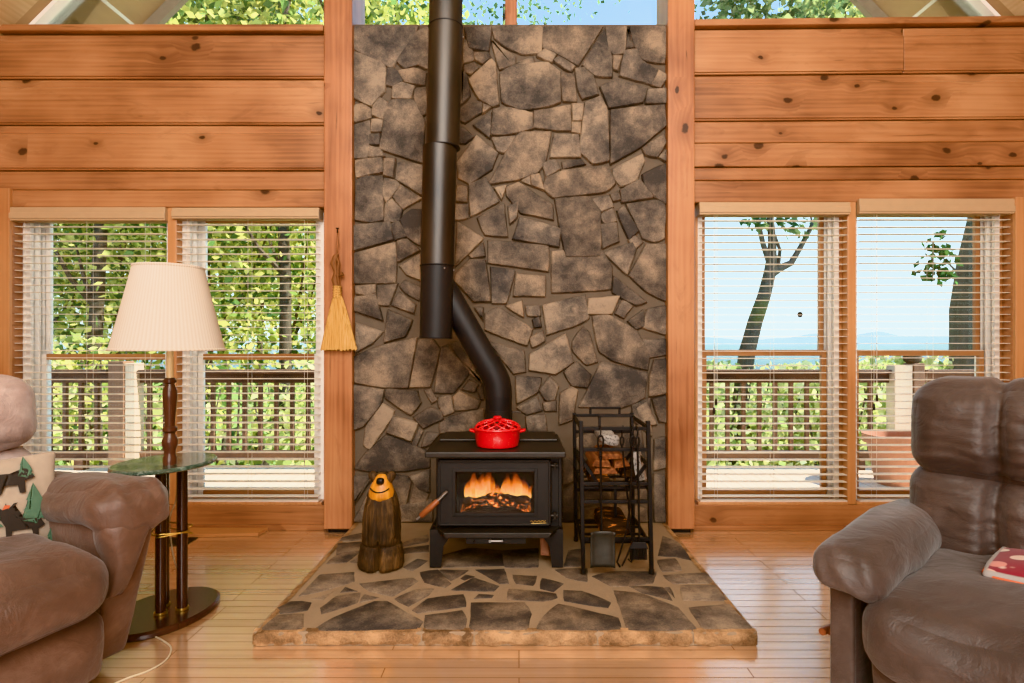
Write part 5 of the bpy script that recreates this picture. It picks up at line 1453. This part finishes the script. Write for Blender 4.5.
def catmull(P, k=8):
    P = [Vector(p) for p in P]; P = [P[0]]+P+[P[-1]]; out = []
    for i in range(1, len(P)-2):
        for j in range(k):
            t = j/k; out.append(.5*((2*P[i])+(P[i+1]-P[i-1])*t+(2*P[i-1]-5*P[i]+4*P[i+1]-P[i+2])*t*t+(3*P[i]-P[i-1]-3*P[i+1]+P[i+2])*t**3))
    return out+[P[-2]]
cz = .0045
b.tube(catmull([Vector((lc.x-.08, 2.60, .677)), Vector((lc.x-.10, 2.62, .5)), Vector((lc.x-.13, 2.62, .40)), Vector((lc.x-.13, 2.65, .22)), Vector((lc.x-.15, 2.745, .06)), Vector((lc.x-.2, 2.80, cz))]), .0032, 6)
b.build('plug_cord', M['cord'], lampo, 60)
b = MB()
cs = [onz(155.5, 617, .03)+Vector((.004, .03, 0)), onz(163.8, 605.5, .03), onz(182.2, 609, .03)]
lp = []
ctr = sum(cs, Vector())/3
for rnd_ in range(2):
    for c in (cs[0], cs[2], cs[1]):
        d = (c-ctr); d.z = 0; d.normalize(); side = Vector((-d.y, d.x, 0))
        for s_ in (-.02, 0, .02): lp.append(Vector((c.x, c.y, .375+.012*rnd_+.012*math.sin(len(lp))))+d*.028+side*s_)
b.tube(catmull(lp, 4), .0032, 6); b.build('wrapped_cord', M['gold'], lampo, 60)
ec = MB(); ec.tube(catmull([onz(141, 628, cz), onz(150, 634, cz), onz(162, 640, cz), onz(171, 648, cz), onz(166, 660, cz), onz(148, 671, cz), onz(128, 678, cz), onz(100, 690, cz)]), .0033, 7)
tag(ec.build('extension_cord', M['cord'], None, 60), 'thin ivory cord curling over the floor beside the left recliner', 'cord')

# ------------------------------------------------------------------ left recliner (local: x forward, y towards the windows)
def wr(q, a=.010, s=9):
    return Vector(q)+Vector((noise.noise(Vector(q)*s), noise.noise(Vector(q)*s+Vector((7, 0, 0))), noise.noise(Vector(q)*s+Vector((0, 5, 0)))))*a
LR = thing('recliner', (-1.905, 1.885, 0), 'brown suede-leather recliner at the left edge, pale back, wildlife cushion on it', 'armchair', math.atan2(-.407, .914))
ml = M['leather_left']
def arm(s):
    b = MB()
    def panel(q):
        t = (q.z)/.52
        w_ = .62+.38*t
        return wr((q.x-.05-.07*(1-t)*(q.x > 0), s*(.385+.0)+q.y*w_-s*.035*(1-t), q.z+.055), .006)
    soft_box(b, (.84, .20, .56), .035, (.012, .012, 0), 12, lambda q: panel(Vector((q.x, q.y, q.z+.28))))
    po = b.build('arm', ml, LR, 180, local=True)
    b = MB()
    def pad(q):
        u = (q.x+.45)/.9
        z = q.z+.585+.035*u-.03*(1-u)
        if q.x > .25: z -= .9*(q.x-.25)**2*(1.0 if q.z < 0 else .35)
        x = q.x-.055
        if q.x > .30 and q.z < -.0: x += .0
        pl = .006*math.sin(q.y*95+q.x*18)*max(0, min(1, (q.x-.18)/.15))
        y = q.y*(1+.12*u)
        return wr((x, s*.39+y+s*.01, z+pl), .012, 6)
    soft_box(b, (.92, .25, .17), .08, (.02, .01, .02), 22, pad)
    b.build('arm_pad', ml, po, 180, local=True)
    b = MB()
    def roll(q):   # pleated front of the pad tapering down the front of the arm
        t = (q.z+.15)/.30
        return wr((q.x+.350-.05*(1-t)**2, s*(.335+.03*t)+q.y*(.35+.65*max(0, t)**1.4), q.z+.44+.004*math.sin(q.y*110)), .006)
    soft_box(b, (.13, .20, .30), .055, (.012, 0, 0), 12, roll)
    b.build('front_pleat', ml, po, 180, local=True)
    
arm(1); arm(-1)
b = MB()
def seatf(q):
    x = q.x+.0; z = q.z+.385
    fr = max(0, (q.x-.15)/.3)
    z += .015*math.sin(PI*(q.x+.42)/.9)-.05*max(0, q.x-.30)**1*fr
    grv = .012*math.exp(-((q.x-.20)/.012)**2)*(q.z > 0)
    return wr((x, q.y, z-grv), .012, 6)
soft_box(b, (.92, .57, .23), .10, (.035, .0, .03), 22, seatf); b.build('seat_cushion', ml, LR, 180, local=True)
b = MB(); soft_box(b, (.12, .55, .24), .045, (.02, 0, .0), 14, lambda q: wr((q.x+.355+.03*(q.z), q.y, q.z+.17), .010, 8)); b.build('footrest_panel', ml, LR, 180, local=True)
b = MB(); b.box(-.42, .36, -.29, .29, .05, .30, .02); b.build('base', M['leather_seam'], LR, local=True)
for nm, zz, hh, tk, mm, xo in (('back_cushion', .66, .30, .22, 'leather_pale', -.27), ('headrest_cushion', .95, .28, .26, 'leather_pale', -.30)):
    b = MB(); soft_box(b, (tk, .77, hh), .095, (.03, .0, .02), 18, lambda q: wr((q.x+xo-.22*q.z, q.y, q.z+zz-.02*abs(q.y)), .014, 6)); b.build(nm, M[mm], LR, 180, local=True)
b = MB(); soft_box(b, (.14, .70, .80), .06, (.02, 0, 0), 12, lambda q: wr((q.x-.44-.22*q.z, q.y, q.z+.62), .008)); b.build('back_frame', ml, LR, 180, local=True)
for sx in (-.36, .34):
    for sy in (-.36, .36): MB().lathe([(.022, 0.0005), (.026, .062), (0, .062)], (sx-.06, sy*.7, 0), 12).build('foot', M['black_plastic'], LR, local=True)

# pillow with printed wildlife
PL = thing('throw_pillow', LR.matrix_basis @ Vector((-.03, .125, .60)), 'tan throw pillow printed with dark animals and green pines, on the left recliner', 'cushion')
PL.rotation_euler = (math.radians(-4), math.radians(-20), LR.rotation_euler.z-.10)
b = MB(); S_ = .43
def pil(q): 
    k = 1-.10*(abs(q.y)/.215)*(1-abs(q.z)/.215)*0
    return wr((q.x, q.y*(1-.06*(1-(q.z/.215)**2)), q.z*(1-.06*(1-(q.y/.215)**2))), .008, 7)
soft_box(b, (.035, S_, S_), .017, (.055, 0, 0), 20, pil); 
g = G('tan_printed_cloth'); n1 = g.noise(g.obj(), 14, 3); n2 = g.noise(g.obj(), 260, 2)
M['pillow'] = g.pbr(g.mix(n1, (.34, .27, .21), (.50, .42, .34)), .9, 0, .2, g.bump(n2, .3, .002), sheen=.2)[0]
b.build('pillow_case', M['pillow'], PL, 180, local=True)
M['print_dark'] = plain('print_charcoal', (.045, .040, .038), .9); M['print_green'] = plain('print_pine_green', (.10, .19, .13), .9, var=.3); M['print_red'] = plain('print_red', (.55, .14, .07), .9)
def surf(y, z):
    yy, zz = y/.215, z/.215; return .0175+.055*max(0, (1-yy*yy))*max(0, (1-zz*zz))+.0075
def printed(name, poly, oy, oz, s, mat, flip=1):
    me = bmesh.new(); vs = [me.verts.new((0, oy+flip*x*s, oz+y*s)) for x, y in poly]; f = me.faces.new(vs)
    bmesh.ops.triangulate(me, faces=[f]); bmesh.ops.subdivide_edges(me, edges=me.edges[:], cuts=3, use_grid_fill=True)
    for v in me.verts:
        v.co.y = max(-.20, min(.20, v.co.y)); v.co.z = max(-.20, min(.20, v.co.z)); v.co.x = surf(v.co.y, v.co.z)
    MB().bm(me).build(name, M[mat], PL, 180, local=True)
BEAR = [(0, .25), (.10, .42), (.30, .50), (.55, .50), (.75, .55), (.84, .62), (.92, .60), (1.0, .48), (1.06, .38), (.95, .34), (.84, .30), (.82, .0), (.70, .0), (.68, .20), (.42, .20), (.34, .0), (.20, .0), (.20, .18), (.10, .02), (.0, .02)]
ELK = [(0, .3), (.1, .45), (.5, .48), (.66, .62), (.62, .75), (.52, .85), (.60, .84), (.70, .72), (.74, .86), (.80, .72), (.95, .84), (.86, .66), (1.02, .58), (1.0, .50), (.84, .50), (.76, .34), (.74, 0), (.66, 0), (.64, .24), (.28, .24), (.22, 0), (.14, 0), (.14, .22)]
PINE = [(0, 0), (.06, 0), (.06, .12), (.34, .10), (.14, .34), (.28, .34), (.11, .58), (.21, .58), (.03, 1.0), (-.15, .58), (-.05, .58), (-.22, .34), (-.08, .34), (-.28, .10), (0, .12)]
printed('bear_print', BEAR, -.03, .055, .15, 'print_dark'); printed('elk_print', ELK, -.19, -.05, .14, 'print_dark'); printed('elk_print', ELK, .15, -.115, .16, 'print_dark', -1); printed('bear_print', BEAR, -.02, -.20, .14, 'print_dark')
printed('bear_print', BEAR, -.19, .08, .11, 'print_dark')
for oy, oz, s_ in ((.10, .11, .085), (-.08, .13, .07), (.115, -.06, .15), (-.02, -.07, .13), (.17, -.17, .10), (-.15, -.16, .12)): printed('pine_print', PINE, oy, oz, s_, 'print_green')
printed('red_print', [(0, 0), (.5, .1), (.6, .35), (.2, .4)], .02, .0, .04, 'print_red')
b = MB(); q_ = .206; pp = [(.0, y, z) for y, z in ([(-q_+2*q_*i/12, q_) for i in range(12)]+[(q_, q_-2*q_*i/12) for i in range(12)]+[(q_-2*q_*i/12, -q_) for i in range(12)]+[(-q_, -q_+2*q_*i/12) for i in range(12)])]
b.tube([Vector(pil(Vector(p))) for p in pp], .006, 7, closed=True); b.build('piping', M['print_dark'], PL, 60, local=True)

# ------------------------------------------------------------------ right recliner
RR = thing('recliner', (1.60, 1.735, 0), 'grey-brown suede recliner at the right edge with channelled back and side lever', 'armchair', math.atan2(-.66, -.75))
mr_ = M['leather_right']
def arm2(s):
    b = MB(); soft_box(b, (.84, .08, .44), .018, (.004, .006, 0), 10, lambda q: wr((q.x, s*.42+q.y, q.z+.26), .003)); po = b.build('arm', mr_, RR, 180, local=True)
    b = MB(); b.box(.405, .432, s*.42-.036, s*.42+.036, .045, .49, .012, 3); b.build('front_panel', mr_, po, 50, local=True)
    b = MB()
    def pad(q):
        u = (q.x+.44)/.88; inn = -s*q.y/.125
        z = q.z+.512+.02*math.sin(PI*u)-(.030*max(0, inn)**1.5)
        if q.x > .28: z -= .55*(q.x-.28)**2
        pl = .005*math.sin(q.y*80+q.z*60)*max(0, min(1, (q.x-.30)/.1))
        return wr((q.x+.03+pl, s*(.40)+q.y, z), .012, 6)
    soft_box(b, (.90, .215, .128), .060, (.02, .010, .012), 22, pad); b.build('arm_pad', mr_, po, 180, local=True)
arm2(1); arm2(-1)
b = MB()
def seat2(q):
    z = q.z+.365+.012*math.sin(q.y*9)*(q.z > 0)+.03*q.x
    if q.x > .2: z -= .25*(q.x-.2)**1.5
    return wr((q.x+.06, q.y, z), .014, 5)
soft_box(b, (.92, .71, .23), .095, (.035, 0, .03), 22, seat2); b.build('seat_cushion', mr_, RR, 180, local=True)
b = MB(); soft_box(b, (.12, .66, .26), .03, (.015, 0, 0), 14, lambda q: wr((q.x+.415+.008*(-math.exp(-((q.y-.04)/.012)**2)), q.y, q.z+.165), .008, 8)); b.build('footrest_panel', mr_, RR, 180, local=True)
b = MB(); b.box(-.40, .36, -.35, .35, .05, .30, .02); b.build('base', M['leather_seam'], RR, local=True)
def chan(y, ys=(-.155, .12)): return sum(math.exp(-((y-c)/.022)**2) for c in ys)
for nm, zz, hh, tk, xo in (('lower_back_cushion', .565, .40, .22, -.29), ('headrest_cushion', .895, .36, .26, -.345)):
    b = MB()
    def bk(q):
        x = q.x+xo-.20*(q.z); fr = max(0, q.x/(tk/2))
        top = max(0, q.z/(hh/2))
        x -= .055*chan(q.y)*fr; z = q.z+zz-.022*chan(q.y)*top**2
        z += .006*math.sin(q.y*70)*0; x += .004*noise.noise(Vector((q.y*9, q.z*34, 3)))*fr*2
        return wr((x, q.y+.01, z), .012, 6)
    soft_box(b, (tk, .86, hh), .10, (.04, 0, .015), 64, bk); b.build(nm, mr_, RR, 180, local=True)
b = MB(); soft_box(b, (.14, .72, .84), .06, (.02, 0, 0), 12, lambda q: wr((q.x-.45-.20*q.z, q.y, q.z+.62), .008)); b.build('back_frame', mr_, RR, 180, local=True)
b = MB(); lv = RR.matrix_basis.inverted() @ W(833, 632.5, 1.84); b.tube([(lv.x-.0, -.462, lv.z-.005), (lv.x+.0, -.484, lv.z)], .010, 8); b.tube([(lv.x-.10, -.487, lv.z-.012), (lv.x, -.488, lv.z), (lv.x+.03, -.488, lv.z+.004)], [.010, .013, .011], 10); b.build('lever', M['grip'], RR, 60, local=True)
for sx in (-.34, .36):
    for sy in (-.40, .40): MB().lathe([(.022, 0.0005), (.026, .05), (0, .05)], (sx, sy, 0), 12).build('foot', M['black_plastic'], RR, local=True)
# floral cushion on the right recliner
FC = thing('floral_cushion', W(1012, 584, 1.72), 'red and grey floral cushion lying on the seat of the right recliner', 'cushion')
FC.rotation_euler = (0, 0, RR.rotation_euler.z)
FC.location = RR.matrix_basis @ Vector((-.03, .05, .505)); 
b = MB(); soft_box(b, (.36, .36, .03), .014, (0, 0, .035), 16, lambda q: wr(q, .008, 7))
g = G('floral_cloth'); o_ = g.obj(); x, y, z = g.sep(o_); v = g.vor(o_, 15); d = v['Distance']; cc = g.sep(v['Color'])[0]
c = g.mix(g.mr(d, .46, .40), (.20, .012, .028), g.ramp(cc, [(.3, (.62, .55, .47)), (.55, (.50, .10, .09)), (.8, (.60, .45, .38))]))
c = g.mix(g.mr(d, .14, .08), c, (.12, .12, .09))
ed = g.math('MAXIMUM', g.math('ABSOLUTE', x), g.math('ABSOLUTE', y)); c = g.mix(g.mr(ed, .163, .168), c, (.30, .28, .27))
c = g.mix(g.mr(z, .0, -.004), c, (.025, .025, .03))
M['floral'] = g.pbr(c, .9, sheen=.2)[0]
b.build('cushion_cover', M['floral'], FC, 180, local=True)
b = MB(); b.tube([(.178*math.copysign(min(1, abs(1.35*math.cos(a))), math.cos(a)), .178*math.copysign(min(1, abs(1.35*math.sin(a))), math.sin(a)), 0) for a in [2*PI*k/40 for k in range(40)]], .005, 6, closed=True); b.build('piping', M['print_red'], FC, 60, local=True)
